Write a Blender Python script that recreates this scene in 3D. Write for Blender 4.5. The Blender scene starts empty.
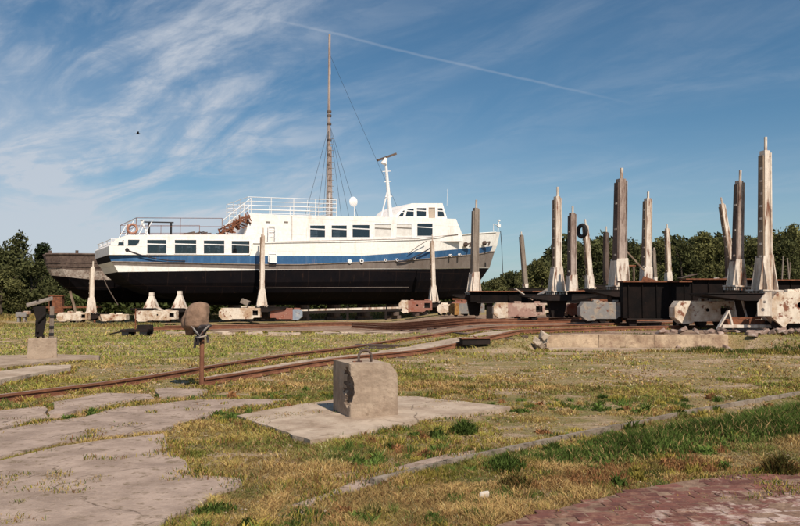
import bpy, math, random
import numpy as np
from mathutils import Vector, Matrix, geometry
random.seed(7); np.random.seed(7)
C = bpy.context.scene.collection
scene = bpy.context.scene
R = math.radians
# ------------------------------------------------------------------ camera
F = 750.0; PITCH = math.atan(35/F); EYE = 1.6
cam_d = bpy.data.cameras.new('camera'); cam = bpy.data.objects.new('camera', cam_d); C.objects.link(cam)
cam_d.sensor_width = 36; cam_d.lens = 36*F/800; cam_d.clip_end = 3000; cam_d.clip_start = .05
cam.location = (0, 0, EYE); cam.rotation_euler = (math.pi/2+PITCH, 0, 0)
scene.camera = cam
# ------------------------------------------------------------------ world / sun
SUN_AZ = 27; SUN_EL = 47
scene.view_settings.view_transform = 'Standard'; scene.view_settings.look = 'None'
scene.view_settings.gamma = 1; scene.view_settings.exposure = 0.20
def raydir(px, py):
    u = (px-400)/F; v = (263-py)/F
    return Vector((u, math.cos(PITCH)-v*math.sin(PITCH), math.sin(PITCH)+v*math.cos(PITCH)))
W = bpy.data.worlds.new('World'); scene.world = W; W.use_nodes = True
nt = W.node_tree; nt.nodes.clear(); N = nt.nodes; L = nt.links
def wn(t, **k):
    n = N.new(t)
    for a, b in k.items(): setattr(n, a, b)
    return n
def wmath(op, a, b=None, clamp=False):
    n = wn('ShaderNodeMath', operation=op); n.use_clamp = clamp
    for i, v in enumerate((a, b)):
        if v is None: continue
        if isinstance(v, (int, float)): n.inputs[i].default_value = v
        else: L.new(v, n.inputs[i])
    return n.outputs[0]
sky = wn('ShaderNodeTexSky', sky_type='NISHITA', sun_disc=False)
sky.sun_elevation = R(SUN_EL); sky.sun_rotation = R(180-SUN_AZ); sky.air_density = 1.0; sky.dust_density = .5; sky.ozone_density = 2.0
tc = wn('ShaderNodeTexCoord'); sep = wn('ShaderNodeSeparateXYZ'); L.new(tc.outputs['Generated'], sep.inputs[0])
zc = wmath('ADD', wmath('MAXIMUM', sep.outputs[2], 0.0), .14)
cx = wmath('DIVIDE', sep.outputs[0], zc); cy = wmath('DIVIDE', sep.outputs[1], zc)
comb = wn('ShaderNodeCombineXYZ'); L.new(cx, comb.inputs[0]); L.new(cy, comb.inputs[1])
def wnoise(scale, rot, stretch, detail=8, rough=.6, dist=0., off=(0, 0, 0)):
    m = wn('ShaderNodeMapping'); m.inputs['Rotation'].default_value = (0, 0, R(rot)); m.inputs['Scale'].default_value = stretch; m.inputs['Location'].default_value = off
    r_ = wn('ShaderNodeMapping'); r_.inputs['Rotation'].default_value = (0, 0, R(rot)); L.new(comb.outputs[0], r_.inputs[0])
    m.inputs['Rotation'].default_value = (0, 0, 0); L.new(r_.outputs[0], m.inputs[0])
    n = wn('ShaderNodeTexNoise'); n.inputs['Scale'].default_value = scale; n.inputs['Detail'].default_value = detail
    n.inputs['Roughness'].default_value = rough; n.inputs['Distortion'].default_value = dist; L.new(m.outputs[0], n.inputs[0]); return n.outputs['Fac']
def wramp(v, a, b, lo=0., hi=1.):
    n = wn('ShaderNodeMapRange'); n.interpolation_type = 'SMOOTHSTEP'; L.new(v, n.inputs[0])
    for i, q in enumerate((a, b, lo, hi)): n.inputs[i+1].default_value = q
    return n.outputs[0]
fine = wnoise(1.5, 46, (.6, 1.4, 1), 11, .62, 1.1, (3.1, 1.7, 0))
big = wnoise(.45, 50, (.8, 1.3, 1), 3, .5, .3, (6.2, 2.3, 0))
left = wramp(sep.outputs[0], .02, -.34)
veil = wramp(sep.outputs[2], .26, .0)
lowleft = wmath('MULTIPLY', wramp(sep.outputs[2], .36, .02), wramp(sep.outputs[0], .25, -.45))
cl = wmath('MULTIPLY', wramp(fine, .37, .72), wramp(big, .28, .52))
cl = wmath('MULTIPLY', cl, wmath('ADD', wmath('MULTIPLY', left, 1.15), .20))
cl = wmath('MULTIPLY', cl, wramp(wnoise(5., 30, (.8, 1.3, 1), 8, .65, .6, (4.1, 2.2, 0)), .36, .60, .45, 1.))
fill = wmath('MULTIPLY', lowleft, wramp(wnoise(.9, 50, (.5, 1.4, 1), 8, .55, .4, (1.3, 4.4, 0)), .25, .65))
cl = wmath('ADD', cl, wmath('MULTIPLY', fill, .85))
cl = wmath('ADD', cl, wmath('MULTIPLY', veil, .42))
# the contrail: a band along the great circle through two directions
d1 = raydir(235, 10).normalized(); d2 = raydir(640, 106).normalized(); nn = d1.cross(d2).normalized(); mid = (d1+d2).normalized(); tt = (d2-d1).normalized(); half = (d2-d1).length/2
def wdot(v):
    n = wn('ShaderNodeVectorMath', operation='DOT_PRODUCT'); L.new(tc.outputs['Generated'], n.inputs[0]); n.inputs[1].default_value = v; return n.outputs['Value']
wob = wmath('MULTIPLY', wmath('SUBTRACT', wnoise(3, 0, (1, 1, 1), 4), .5), .008)
bow_ = wmath('MULTIPLY', wmath('POWER', wmath('ABSOLUTE', wdot(tt)), 2.0), .02)
dd = wmath('ABSOLUTE', wmath('ADD', wmath('SUBTRACT', wdot(nn), wob), wmath('SUBTRACT', bow_, .001)))
trail = wmath('MULTIPLY', wramp(dd, .0024, .0002), wmath('MULTIPLY', wramp(wmath('ABSOLUTE', wdot(tt)), half*1.05, half*.5), wramp(wdot(mid), .2, .5)))
cl = wmath('ADD', cl, wmath('MULTIPLY', trail, .19), clamp=True)
tint = wn('ShaderNodeMix', data_type='RGBA', blend_type='MULTIPLY'); tint.inputs[0].default_value = 1
L.new(sky.outputs[0], tint.inputs[6]); tint.inputs[7].default_value = (.55, .83, .93, 1)
mx = wn('ShaderNodeMix', data_type='RGBA'); L.new(wmath('MULTIPLY', cl, .85), mx.inputs[0]); L.new(tint.outputs[2], mx.inputs[6]); mx.inputs[7].default_value = (6.5, 6.95, 7.7, 1)
bg = wn('ShaderNodeBackground'); L.new(mx.outputs[2], bg.inputs[0]); bg.inputs[1].default_value = .077
ow = wn('ShaderNodeOutputWorld'); L.new(bg.outputs[0], ow.inputs[0])
sd = bpy.data.lights.new('sun', 'SUN'); so = bpy.data.objects.new('sun', sd); C.objects.link(so)
sd.energy = 5.0; sd.angle = R(.5); sd.color = (1, .87, .73)
a, e = R(SUN_AZ), R(SUN_EL)
SUNV = Vector((math.sin(a)*math.cos(e), -math.cos(a)*math.cos(e), math.sin(e)))
so.rotation_euler = SUNV.to_track_quat('Z', 'Y').to_euler(); so.location = (20, -30, 40)

# ------------------------------------------------------------------ helpers
def at(px, py, Y):
    d = raydir(px, py); k = Y/d.y; return Vector((d.x*k, Y, EYE+d.z*k))
def gnd(px, py, z=0.):
    d = raydir(px, py); k = (z-EYE)/d.z; return Vector((d.x*k, d.y*k, z))
def S(v): v = np.clip(v, 0, 1); return v*v*(3-2*v)
def H(x, y):
    w = .12+3.5*np.maximum(S((4.5-x)/1.5), S((x-10.2)/2))
    return .45*S((x+1)/5)*S((y-(23.7-w))/w)
def ghit(px, py):
    z = 0.
    for i in range(12):
        p = gnd(px, py, z); z = float(H(p.x, p.y))*.5+z*.5
    return gnd(px, py, z)
MATS = {}
def mat(name, col, col2=None, scale=4., lo=.4, hi=.6, rough=.8, col3=None, scale3=12., lo3=.55, hi3=.7, bump=.2, bscale=40., streak=0., metallic=0., detail=8, spec=.3, rand=0., crack=0., seam=0.):
    m = bpy.data.materials.new(name); m.use_nodes = True; t = m.node_tree; n = t.nodes; l = t.links
    b = n['Principled BSDF']; b.inputs['Roughness'].default_value = rough; b.inputs['Metallic'].default_value = metallic
    b.inputs['Specular IOR Level'].default_value = spec
    co = n.new('ShaderNodeTexCoord'); src = co.outputs['Object']
    def noise(sc, st=(1, 1, 1), d=detail):
        mp = n.new('ShaderNodeMapping'); mp.inputs['Scale'].default_value = st; l.new(src, mp.inputs[0])
        q = n.new('ShaderNodeTexNoise'); q.inputs['Scale'].default_value = sc; q.inputs['Detail'].default_value = d; q.inputs['Roughness'].default_value = .65
        l.new(mp.outputs[0], q.inputs[0]); return q.outputs['Fac']
    def mixc(fac, a_, b_):
        x = n.new('ShaderNodeMix'); x.data_type = 'RGBA'; l.new(fac, x.inputs[0])
        for i, v in ((6, a_), (7, b_)):
            if isinstance(v, tuple): x.inputs[i].default_value = (*v, 1)
            else: l.new(v, x.inputs[i])
        return x.outputs[2]
    def rng(v, a_, b_):
        x = n.new('ShaderNodeMapRange'); l.new(v, x.inputs[0]); x.inputs[1].default_value = a_; x.inputs[2].default_value = b_; return x.outputs[0]
    def cmul(a_, b_):
        x = n.new('ShaderNodeMath'); x.operation = 'MULTIPLY'; l.new(a_, x.inputs[0]); x.inputs[1].default_value = b_ if isinstance(b_, float) else 0
        if not isinstance(b_, float): l.new(b_, x.inputs[1])
        x.use_clamp = True; return x.outputs[0]
    st = (1, 1, .18) if streak else (1, 1, 1)
    cur = col
    if col2: cur = mixc(rng(noise(scale, st), lo, hi), cur, col2)
    if col3: cur = mixc(rng(noise(scale3, st), lo3, hi3), cur, col3)
    if seam:
        sx_ = n.new('ShaderNodeSeparateXYZ'); l.new(src, sx_.inputs[0]); cb = n.new('ShaderNodeCombineXYZ'); l.new(sx_.outputs[0], cb.inputs[0]); l.new(sx_.outputs[2], cb.inputs[1])
        br = n.new('ShaderNodeTexBrick'); l.new(cb.outputs[0], br.inputs[0]); br.inputs['Scale'].default_value = 1; br.inputs['Brick Width'].default_value = 2.3; br.inputs['Row Height'].default_value = 1.17; br.inputs['Mortar Size'].default_value = .012
        cur = mixc(cmul(br.outputs['Fac'], seam), cur, (.12, .07, .05))
        cur = mixc(cmul(cmul(rng(noise(7, (1, 1, .05), 4), .60, .72), rng(noise(.9), .48, .62)), .75 if seam > .19 else .12), cur, (.38, .20, .11))
    if crack:
        wv = n.new('ShaderNodeTexNoise'); wv.inputs['Scale'].default_value = 3; wv.inputs['Detail'].default_value = 6; l.new(src, wv.inputs[0])
        ad = n.new('ShaderNodeVectorMath'); ad.operation = 'MULTIPLY_ADD'; l.new(wv.outputs['Color'], ad.inputs[0]); ad.inputs[1].default_value = (.45, .45, .2); l.new(src, ad.inputs[2])
        vo_ = n.new('ShaderNodeTexVoronoi'); vo_.feature = 'DISTANCE_TO_EDGE'; vo_.inputs['Scale'].default_value = crack; l.new(ad.outputs[0], vo_.inputs['Vector'])
        cur = mixc(cmul(rng(vo_.outputs['Distance'], .011, .002), rng(noise(1.3), .42, .54)), cur, (.12, .085, .06))
        g3 = noise(60); cur = mixc(rng(g3, .60, .72), cur, (.50, .43, .36))
    # small overall value variation
    v = n.new('ShaderNodeHueSaturation'); 
    if isinstance(cur, tuple): v.inputs['Color'].default_value = (*cur, 1)
    else: l.new(cur, v.inputs['Color'])
    mr = n.new('ShaderNodeMapRange'); l.new(noise(bscale*.3), mr.inputs[0]); mr.inputs[1].default_value = .25; mr.inputs[2].default_value = .75; mr.inputs[3].default_value = .82; mr.inputs[4].default_value = 1.14
    vo = mr.outputs[0]
    if rand:
        oi = n.new('ShaderNodeObjectInfo'); m2 = n.new('ShaderNodeMapRange'); l.new(oi.outputs['Random'], m2.inputs[0]); m2.inputs[3].default_value = 1-rand; m2.inputs[4].default_value = 1+rand
        mm = n.new('ShaderNodeMath'); mm.operation = 'MULTIPLY'; l.new(vo, mm.inputs[0]); l.new(m2.outputs[0], mm.inputs[1]); vo = mm.outputs[0]
    l.new(vo, v.inputs['Value']); l.new(v.outputs[0], b.inputs['Base Color'])
    if bump:
        bp = n.new('ShaderNodeBump'); bp.inputs['Strength'].default_value = bump; bp.inputs['Distance'].default_value = .02; l.new(noise(bscale), bp.inputs['Height']); l.new(bp.outputs[0], b.inputs['Normal'])
    MATS[name] = m; return m
def attr_mat(name, rough=.9, trans=.3):
    m = bpy.data.materials.new(name); m.use_nodes = True; t = m.node_tree; n = t.nodes; l = t.links
    n.clear(); o = n.new('ShaderNodeOutputMaterial'); d = n.new('ShaderNodeBsdfDiffuse'); tr = n.new('ShaderNodeBsdfTranslucent'); mxx = n.new('ShaderNodeMixShader')
    a_ = n.new('ShaderNodeAttribute'); a_.attribute_name = 'col'; l.new(a_.outputs['Color'], d.inputs[0]); l.new(a_.outputs['Color'], tr.inputs[0])
    mxx.inputs[0].default_value = trans; l.new(d.outputs[0], mxx.inputs[1]); l.new(tr.outputs[0], mxx.inputs[2]); l.new(mxx.outputs[0], o.inputs[0]); return m

RUST = (.13, .045, .022); RUSTL = (.25, .10, .05)
mat('hull_white', (.80, .79, .74), (.62, .56, .47), 1.6, .56, .75, .45, (.40, .20, .10), 3.2, .70, .80, .03, 20, streak=1, seam=.25)
mat('house_white', (.82, .78, .74), (.64, .57, .49), 1.4, .54, .76, .45, (.42, .22, .11), 4., .655, .76, .03, 20, streak=1, seam=.22)
mat('hull_blue', (.030, .098, .215), (.06, .15, .28), 3., .5, .7, .5, (.30, .33, .36), 9., .68, .75, .05, 20, streak=1, seam=.2)
mat('hull_beige', (.20, .17, .15), (.14, .11, .09), 1.5, .4, .7, .6, (.20, .12, .08), 5, .66, .76, .05, 20, streak=1)
mat('hull_black', (.005, .0045, .006), (.009, .0065, .007), 1.0, .4, .7, .8, (.03, .014, .012), 4, .68, .80, .1, 10, spec=.06, seam=.18)
mat('cream_panel', (.62, .60, .52), (.5, .45, .36), 3, .5, .7, .6)
mat('dark_paint', (.012, .012, .014), None, rough=.6)
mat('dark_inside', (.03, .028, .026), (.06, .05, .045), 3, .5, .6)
mat('deck_grey', (.25, .24, .22), (.2, .17, .14), 2, .4, .6)
mat('white_pipe', (.75, .75, .74), (.5, .40, .32), 8, .6, .75, .5, bump=0)
mat('rusty', RUST, RUSTL, 5, .4, .65, .9, (.05, .03, .025), 9, .5, .7, .5, 30)
mat('rail_rust', (.16, .065, .036), (.24, .11, .06), 3, .45, .65, .8, bump=.3, bscale=50)
mat('rail_head', (.30, .22, .17), (.16, .08, .05), 3, .45, .65, .55, bump=.1)
mat('timber_dark', (.075, .05, .042), (.15, .115, .095), 3, .42, .62, .9, (.03, .02, .018), 6, .55, .7, .6, 30, streak=1)
mat('timber_grey', (.24, .20, .165), (.15, .115, .09), 4, .45, .65, .9, (.08, .055, .045), 8, .6, .72, .6, 30, streak=1)
mat('timber_tan', (.24, .18, .13), (.12, .075, .05), 3, .45, .65, .9, (.10, .05, .03), 6, .56, .7, .6, 30, streak=1)
mat('steel_white', (.64, .57, .49), (.36, .26, .19), 2.6, .46, .62, .7, (.17, .07, .04), 5, .54, .64, .25, 30, streak=1)
mat('post_weathered', (.36, .29, .25), (.14, .09, .07), 2.6, .45, .6, .85, (.09, .045, .03), 3.5, .54, .64, .3, 30, streak=1)
mat('bogie_white', (.66, .58, .48), (.42, .29, .19), 1.9, .44, .60, .65, (.20, .08, .045), 4.2, .555, .63, .2, 30)
mat('bogie_pink', (.34, .21, .17), (.48, .37, .30), 2.2, .5, .6, .75, (.15, .06, .04), 4, .56, .64, .3, 30)
mat('bogie_red', (.28, .13, .095), (.25, .08, .05), 2.2, .5, .6, .75, (.45, .36, .28), 5, .62, .68, .3, 30)
mat('bogie_grey', (.22, .21, .20), (.32, .26, .2), 2.6, .5, .6, .75, (.14, .06, .04), 5, .56, .66, .3, 30)
mat('bogie_blue', (.24, .28, .33), (.4, .4, .38), 2.6, .5, .65, .75, (.14, .06, .04), 5, .62, .7, .3, 30)
mat('black_steel', (.006, .005, .005), (.012, .008, .007), 1.6, .45, .65, .85, (.04, .018, .012), 4, .64, .74, .3, 30, spec=.1)
mat('steel_dark', (.010, .007, .006), (.022, .012, .010), 1.6, .45, .65, .85, (.07, .03, .02), 4, .64, .74, .3, 30)
mat('concrete', (.36, .28, .21), (.25, .185, .135), 2.2, .42, .62, .95, (.20, .145, .10), 7, .56, .72, .6, 26)
mat('concrete_pale', (.44, .355, .275), (.30, .225, .165), 1.9, .42, .62, .95, (.22, .16, .11), 5, .56, .70, .7, 26, crack=.7)
mat('concrete_broken', (.13, .09, .065), (.26, .20, .15), 9, .45, .62, 1, (.06, .04, .03), 18, .5, .65, 1., 30)
mat('wall_concrete', (.50, .38, .26), (.27, .18, .12), 1.8, .42, .62, .95, (.20, .13, .09), 4, .56, .72, .8, 20)
mat('gravel', (.22, .14, .095), (.34, .25, .18), 1.1, .42, .62, 1, (.09, .05, .035), 12, .5, .64, 1., 40)
mat('brick_sand', (.17, .10, .07), (.25, .17, .12), 6, .42, .62, 1, (.08, .05, .035), 14, .54, .66, .6, 40)
mat('kerb_stone', (.27, .225, .18), (.17, .135, .10), 3, .42, .62, .95, (.09, .07, .05), 8, .52, .66, .8, 30)
mat('slab', (.39, .30, .245), (.26, .195, .155), 2.4, .40, .62, .95, (.15, .11, .07), 9, .54, .66, .8, 30, rand=.05, crack=.8)
mat('canvas', (.25, .16, .11), (.15, .095, .065), 6, .4, .65, .95, (.12, .07, .05), 9, .62, .75, .5, 30)
mat('cloth_dark', (.03, .024, .026), (.15, .14, .15), 14, .58, .66, .9)
mat('bark', (.07, .05, .038), (.10, .08, .06), 8, .4, .6, 1)
mat('rubber', (.015, .015, .016), None, rough=.8)
mat('orange_paint', (.33, .15, .10), (.5, .3, .22), 5, .5, .6, .6)
mat('rope', (.10, .075, .06), None, rough=.9, bump=0)
mat('dark_rope', (.03, .03, .04), None, rough=.9, bump=0)
mat('blind', (.66, .65, .61), (.55, .52, .48), 3, .4, .7, .7)
mat('tan_panel', (.42, .35, .28), None, rough=.6)
mat('pale_stone', (.6, .55, .48), (.45, .38, .3), 8, .4, .6)
mat('feather', (.03, .03, .035), None)
mat('stone_red', (.22, .15, .12), (.34, .27, .23), 5, .45, .6, .95, bump=.6, rand=.25)
mat('yellow_rust', (.36, .19, .06), (.18, .07, .03), 4, .45, .6, .9)
# glass
def glass():
    m = bpy.data.materials.new('window_glass'); m.use_nodes = True; t = m.node_tree; n = t.nodes; l = t.links; n.clear()
    o = n.new('ShaderNodeOutputMaterial'); g = n.new('ShaderNodeBsdfGlossy'); tr = n.new('ShaderNodeBsdfTransparent'); x = n.new('ShaderNodeMixShader')
    g.inputs['Roughness'].default_value = .03; g.inputs[0].default_value = (.8, .85, .9, 1); tr.inputs[0].default_value = (.55, .55, .55, 1); x.inputs[0].default_value = .09
    l.new(tr.outputs[0], x.inputs[1]); l.new(g.outputs[0], x.inputs[2]); l.new(x.outputs[0], o.inputs[0]); MATS['glass'] = m
glass()
# bricks of the paving, bleached in patches
def brickmat():
    m = mat('paving_brick', (.165, .065, .05), (.10, .045, .038), 5, .4, .6, .95, bump=.5, rand=.3); t = m.node_tree; n = t.nodes; l = t.links
    b = n['Principled BSDF']; old = b.inputs['Base Color'].links[0].from_socket
    gg_ = n.new('ShaderNodeNewGeometry'); dn = n.new('ShaderNodeTexNoise'); dn.inputs['Scale'].default_value = 9; dn.inputs['Detail'].default_value = 10; dn.inputs['Roughness'].default_value = .75; l.new(gg_.outputs['Position'], dn.inputs[0])
    dr = n.new('ShaderNodeMapRange'); l.new(dn.outputs[0], dr.inputs[0]); dr.inputs[1].default_value = .48; dr.inputs[2].default_value = .62; dr.inputs[4].default_value = .8
    dx_ = n.new('ShaderNodeMix'); dx_.data_type = 'RGBA'; l.new(dr.outputs[0], dx_.inputs[0]); l.new(old, dx_.inputs[6]); dx_.inputs[7].default_value = (.24, .135, .09, 1); old = dx_.outputs[2]
    g = n.new('ShaderNodeNewGeometry'); q = n.new('ShaderNodeTexNoise'); q.inputs['Scale'].default_value = 4.5; q.inputs['Detail'].default_value = 11; q.inputs['Roughness'].default_value = .72; l.new(g.outputs['Position'], q.inputs[0])
    sx = n.new('ShaderNodeSeparateXYZ'); l.new(g.outputs['Position'], sx.inputs[0])
    # worn mortar haze, most of it towards one corner of the paving
    a1 = n.new('ShaderNodeMapRange'); l.new(sx.outputs[0], a1.inputs[0]); a1.inputs[1].default_value = 1.2; a1.inputs[2].default_value = 3.2; a1.inputs[3].default_value = -.12; a1.inputs[4].default_value = .08
    a2 = n.new('ShaderNodeMapRange'); l.new(sx.outputs[1], a2.inputs[0]); a2.inputs[1].default_value = 6.7; a2.inputs[2].default_value = 5.2; a2.inputs[3].default_value = -.14; a2.inputs[4].default_value = .08
    ad = n.new('ShaderNodeMath'); l.new(a1.outputs[0], ad.inputs[0]); l.new(a2.outputs[0], ad.inputs[1]); ad2 = n.new('ShaderNodeMath'); l.new(ad.outputs[0], ad2.inputs[0]); l.new(q.outputs[0], ad2.inputs[1])
    r_ = n.new('ShaderNodeMapRange'); l.new(ad2.outputs[0], r_.inputs[0]); r_.inputs[1].default_value = .50; r_.inputs[2].default_value = .63; r_.inputs[4].default_value = .75
    x = n.new('ShaderNodeMix'); x.data_type = 'RGBA'; l.new(r_.outputs[0], x.inputs[0]); l.new(old, x.inputs[6]); x.inputs[7].default_value = (.50, .41, .36, 1); l.new(x.outputs[2], b.inputs['Base Color'])
brickmat()
# ground
def groundmat():
    m = bpy.data.materials.new('ground'); m.use_nodes = True; t = m.node_tree; n = t.nodes; l = t.links; b = n['Principled BSDF']; b.inputs['Roughness'].default_value = 1; b.inputs['Specular IOR Level'].default_value = .1
    g = n.new('ShaderNodeNewGeometry')
    def no(s, st=(1, 1, 1), d=8):
        mp = n.new('ShaderNodeMapping'); mp.inputs['Scale'].default_value = st; l.new(g.outputs['Position'], mp.inputs[0])
        q = n.new('ShaderNodeTexNoise'); q.inputs['Scale'].default_value = s; q.inputs['Detail'].default_value = d; q.inputs['Roughness'].default_value = .7; l.new(mp.outputs[0], q.inputs[0]); return q.outputs[0]
    def mix(f, lo, hi, A, B):
        r_ = n.new('ShaderNodeMapRange'); l.new(f, r_.inputs[0]); r_.inputs[1].default_value = lo; r_.inputs[2].default_value = hi
        x = n.new('ShaderNodeMix'); x.data_type = 'RGBA'; l.new(r_.outputs[0], x.inputs[0])
        for i, v in ((6, A), (7, B)):
            if isinstance(v, tuple): x.inputs[i].default_value = (*v, 1)
            else: l.new(v, x.inputs[i])
        return x.outputs[2]
    c = mix(no(.35), .38, .62, (.235, .205, .06), (.36, .255, .125))
    c = mix(no(1.7), .48, .64, c, (.15, .17, .045))
    c = mix(no(.9, (.5, 1, 1)), .50, .60, c, (.50, .37, .26))
    c = mix(no(14), .5, .70, c, (.14, .085, .045))
    c = mix(no(45), .50, .66, c, (.46, .36, .24)); c = mix(no(30), .54, .68, c, (.10, .07, .035))
    l.new(c, b.inputs['Base Color'])
    bp = n.new('ShaderNodeBump'); bp.inputs['Strength'].default_value = 1.; bp.inputs['Distance'].default_value = .06; l.new(no(22), bp.inputs['Height']); l.new(bp.outputs[0], b.inputs['Normal'])
    MATS['ground'] = m
groundmat()
MATS['grass'] = attr_mat('grass', trans=.25); MATS['leaf'] = attr_mat('leaf', trans=.2)

class MB:
    def __init__(s): s.v = []; s.f = []; s.m = []
    def add(s, vs, fs, mi=0):
        o = len(s.v); s.v += [tuple(p) for p in vs]; s.f += [tuple(o+i for i in f) for f in fs]; s.m += [mi]*len(fs); return s
    def box(s, c, d, mi=0, M=None, jit=0):
        vs = []
        for x in (-.5, .5):
            for y in (-.5, .5):
                for z in (-.5, .5):
                    p = Vector((x*d[0], y*d[1], z*d[2]))
                    if jit: p += Vector([random.uniform(-jit, jit) for _ in range(3)])
                    if M: p = M @ p
                    vs.append(p+Vector(c))
        return s.add(vs, [(0, 1, 3, 2), (4, 6, 7, 5), (0, 4, 5, 1), (2, 3, 7, 6), (0, 2, 6, 4), (1, 5, 7, 3)], mi)
    def frus(s, c, b, t, h, mi=0, sh=(0, 0)):
        vs = []
        for z, d, o in ((0, b, (0, 0)), (h, t, sh)):
            for x, y in ((-.5, -.5), (.5, -.5), (.5, .5), (-.5, .5)): vs.append((c[0]+x*d[0]+o[0], c[1]+y*d[1]+o[1], c[2]+z))
        return s.add(vs, [(3, 2, 1, 0), (4, 5, 6, 7), (0, 1, 5, 4), (1, 2, 6, 5), (2, 3, 7, 6), (3, 0, 4, 7)], mi)
    def beam(s, p, q, w, h=None, mi=0):
        p = Vector(p); q = Vector(q); h = h or w; d = q-p
        M = d.to_track_quat('Z', 'Y').to_matrix(); return s.box((p+q)/2, (w, h, d.length), mi, M)
    def tube(s, pts, r, n=6, mi=0, cap=True):
        pts = [Vector(p) for p in pts]; rs = r if isinstance(r, (list, tuple)) else [r]*len(pts); vs = []; fs = []
        for i, p in enumerate(pts):
            d = (pts[min(i+1, len(pts)-1)]-pts[max(i-1, 0)]).normalized(); up = Vector((0, 0, 1)) if abs(d.z) < .95 else Vector((0, 1, 0))
            a_ = d.cross(up).normalized(); b_ = d.cross(a_)
            for k in range(n): an = 2*math.pi*k/n; vs.append(p+(a_*math.cos(an)+b_*math.sin(an))*rs[i])
        for i in range(len(pts)-1):
            for k in range(n): fs.append((i*n+k, i*n+(k+1) % n, (i+1)*n+(k+1) % n, (i+1)*n+k))
        if cap: fs.append(tuple(range(n))); fs.append(tuple(range((len(pts)-1)*n, len(pts)*n))[::-1])
        return s.add(vs, fs, mi)
    def plate(s, loops, fn, th, mi=0):
        """loops: outline + holes in 2D; fn(a,b,side)->3D, side 0/1"""
        tri = geometry.tessellate_polygon([[Vector((p[0], p[1], 0)) for p in lp] for lp in loops]); flat = [p for lp in loops for p in lp]
        o = len(s.v); n = len(flat)
        s.v += [tuple(fn(p[0], p[1], 0)) for p in flat]+[tuple(fn(p[0], p[1], 1)) for p in flat]
        for t in tri:
            s.f.append((o+t[0], o+t[1], o+t[2])); s.f.append((o+n+t[2], o+n+t[1], o+n+t[0])); s.m += [mi, mi]
        k = 0
        for lp in loops:
            q = len(lp)
            for i in range(q):
                a_ = o+k+i; b_ = o+k+(i+1) % q; s.f.append((a_, b_, b_+n, a_+n)); s.m.append(mi)
            k += q
        return s
    def build(s, name, mats, parent=None, smooth=False, bevel=0, fixn=True):
        me = bpy.data.meshes.new(name); me.from_pydata(s.v, [], s.f); 
        if not isinstance(mats, (list, tuple)): mats = [mats]
        for m_ in mats: me.materials.append(MATS[m_])
        me.polygons.foreach_set('material_index', s.m)
        if fixn:
            import bmesh
            bm = bmesh.new(); bm.from_mesh(me); bmesh.ops.recalc_face_normals(bm, faces=bm.faces)
            if bevel: bmesh.ops.bevel(bm, geom=bm.edges[:], offset=bevel, segments=2, affect='EDGES', profile=.5)
            bm.to_mesh(me); bm.free()
        if smooth: me.polygons.foreach_set('use_smooth', [True]*len(me.polygons))
        me.update(); o = bpy.data.objects.new(name, me); C.objects.link(o)
        if parent: o.parent = parent
        return o
def tag(o, label=None, cat=None, group=None, kind=None):
    if label: o['label'] = label
    if cat: o['category'] = cat
    if group: o['group'] = group
    if kind: o['kind'] = kind
    return o
def empty(name, loc, rz=0, label=None, cat=None, group=None):
    o = bpy.data.objects.new(name, None); o.empty_display_size = .3; C.objects.link(o); o.location = loc; o.rotation_euler = (0, 0, rz); return tag(o, label, cat, group)
def copyo(o, parent, loc=None, rz=None):
    c = o.copy(); C.objects.link(c); c.parent = parent
    if loc is not None: c.location = loc
    if rz is not None: c.rotation_euler = (0, 0, rz)
    return c

# ------------------------------------------------------------------ terrain
def grid_mesh(xs, ys, hf):
    X, Y = np.meshgrid(xs, ys); Z = hf(X, Y); nx, ny = len(xs), len(ys)
    v = np.stack([X.ravel(), Y.ravel(), Z.ravel()], 1); i = np.arange(nx*ny).reshape(ny, nx)
    f = np.stack([i[:-1, :-1].ravel(), i[:-1, 1:].ravel(), i[1:, 1:].ravel(), i[1:, :-1].ravel()], 1)
    return v, f
def fast_mesh(name, v, f, mats, col=None, kind=None, smooth=False, parent=None):
    me = bpy.data.meshes.new(name); nv, nf, k = len(v), len(f), f.shape[1]
    me.vertices.add(nv); me.vertices.foreach_set('co', v.astype(np.float32).ravel()); me.loops.add(nf*k); me.loops.foreach_set('vertex_index', f.astype(np.int32).ravel())
    me.polygons.add(nf); me.polygons.foreach_set('loop_start', np.arange(nf, dtype=np.int32)*k); me.update(calc_edges=True)
    for m_ in mats: me.materials.append(MATS[m_])
    if col is not None:
        a_ = me.color_attributes.new('col', 'FLOAT_COLOR', 'POINT'); a_.data.foreach_set('color', np.concatenate([col, np.ones((nv, 1))], 1).astype(np.float32).ravel())
    me.polygons.foreach_set('use_smooth', np.full(nf, smooth)); o = bpy.data.objects.new(name, me); C.objects.link(o)
    if kind: o['kind'] = kind
    if parent: o.parent = parent
    return o
def vnoise(x, y, sc, seed=0):
    rs = np.random.RandomState(seed); T = rs.rand(256, 256); u = x*sc; w = y*sc; iu = np.floor(u).astype(int); iw = np.floor(w).astype(int); fu = u-iu; fw = w-iw; fu = fu*fu*(3-2*fu); fw = fw*fw*(3-2*fw)
    g = lambda a_, b_: T[a_ % 256, b_ % 256]
    return (g(iu, iw)*(1-fu)+g(iu+1, iw)*fu)*(1-fw)+(g(iu, iw+1)*(1-fu)+g(iu+1, iw+1)*fu)*fw
def bumps(x, y): return .022*(vnoise(x, y, .9, 3)-.5)+.015*(vnoise(x, y, 3.1, 4)-.5)
def HT(x, y): return H(x, y)+bumps(x, y)*np.clip((70-y)/20, 0, 1)
xs = np.concatenate([np.linspace(-900, -60, 14), np.linspace(-55, -13, 30), np.arange(-12.5, 13.5, .16), np.linspace(14, 60, 36), np.linspace(70, 900, 14)])
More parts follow.
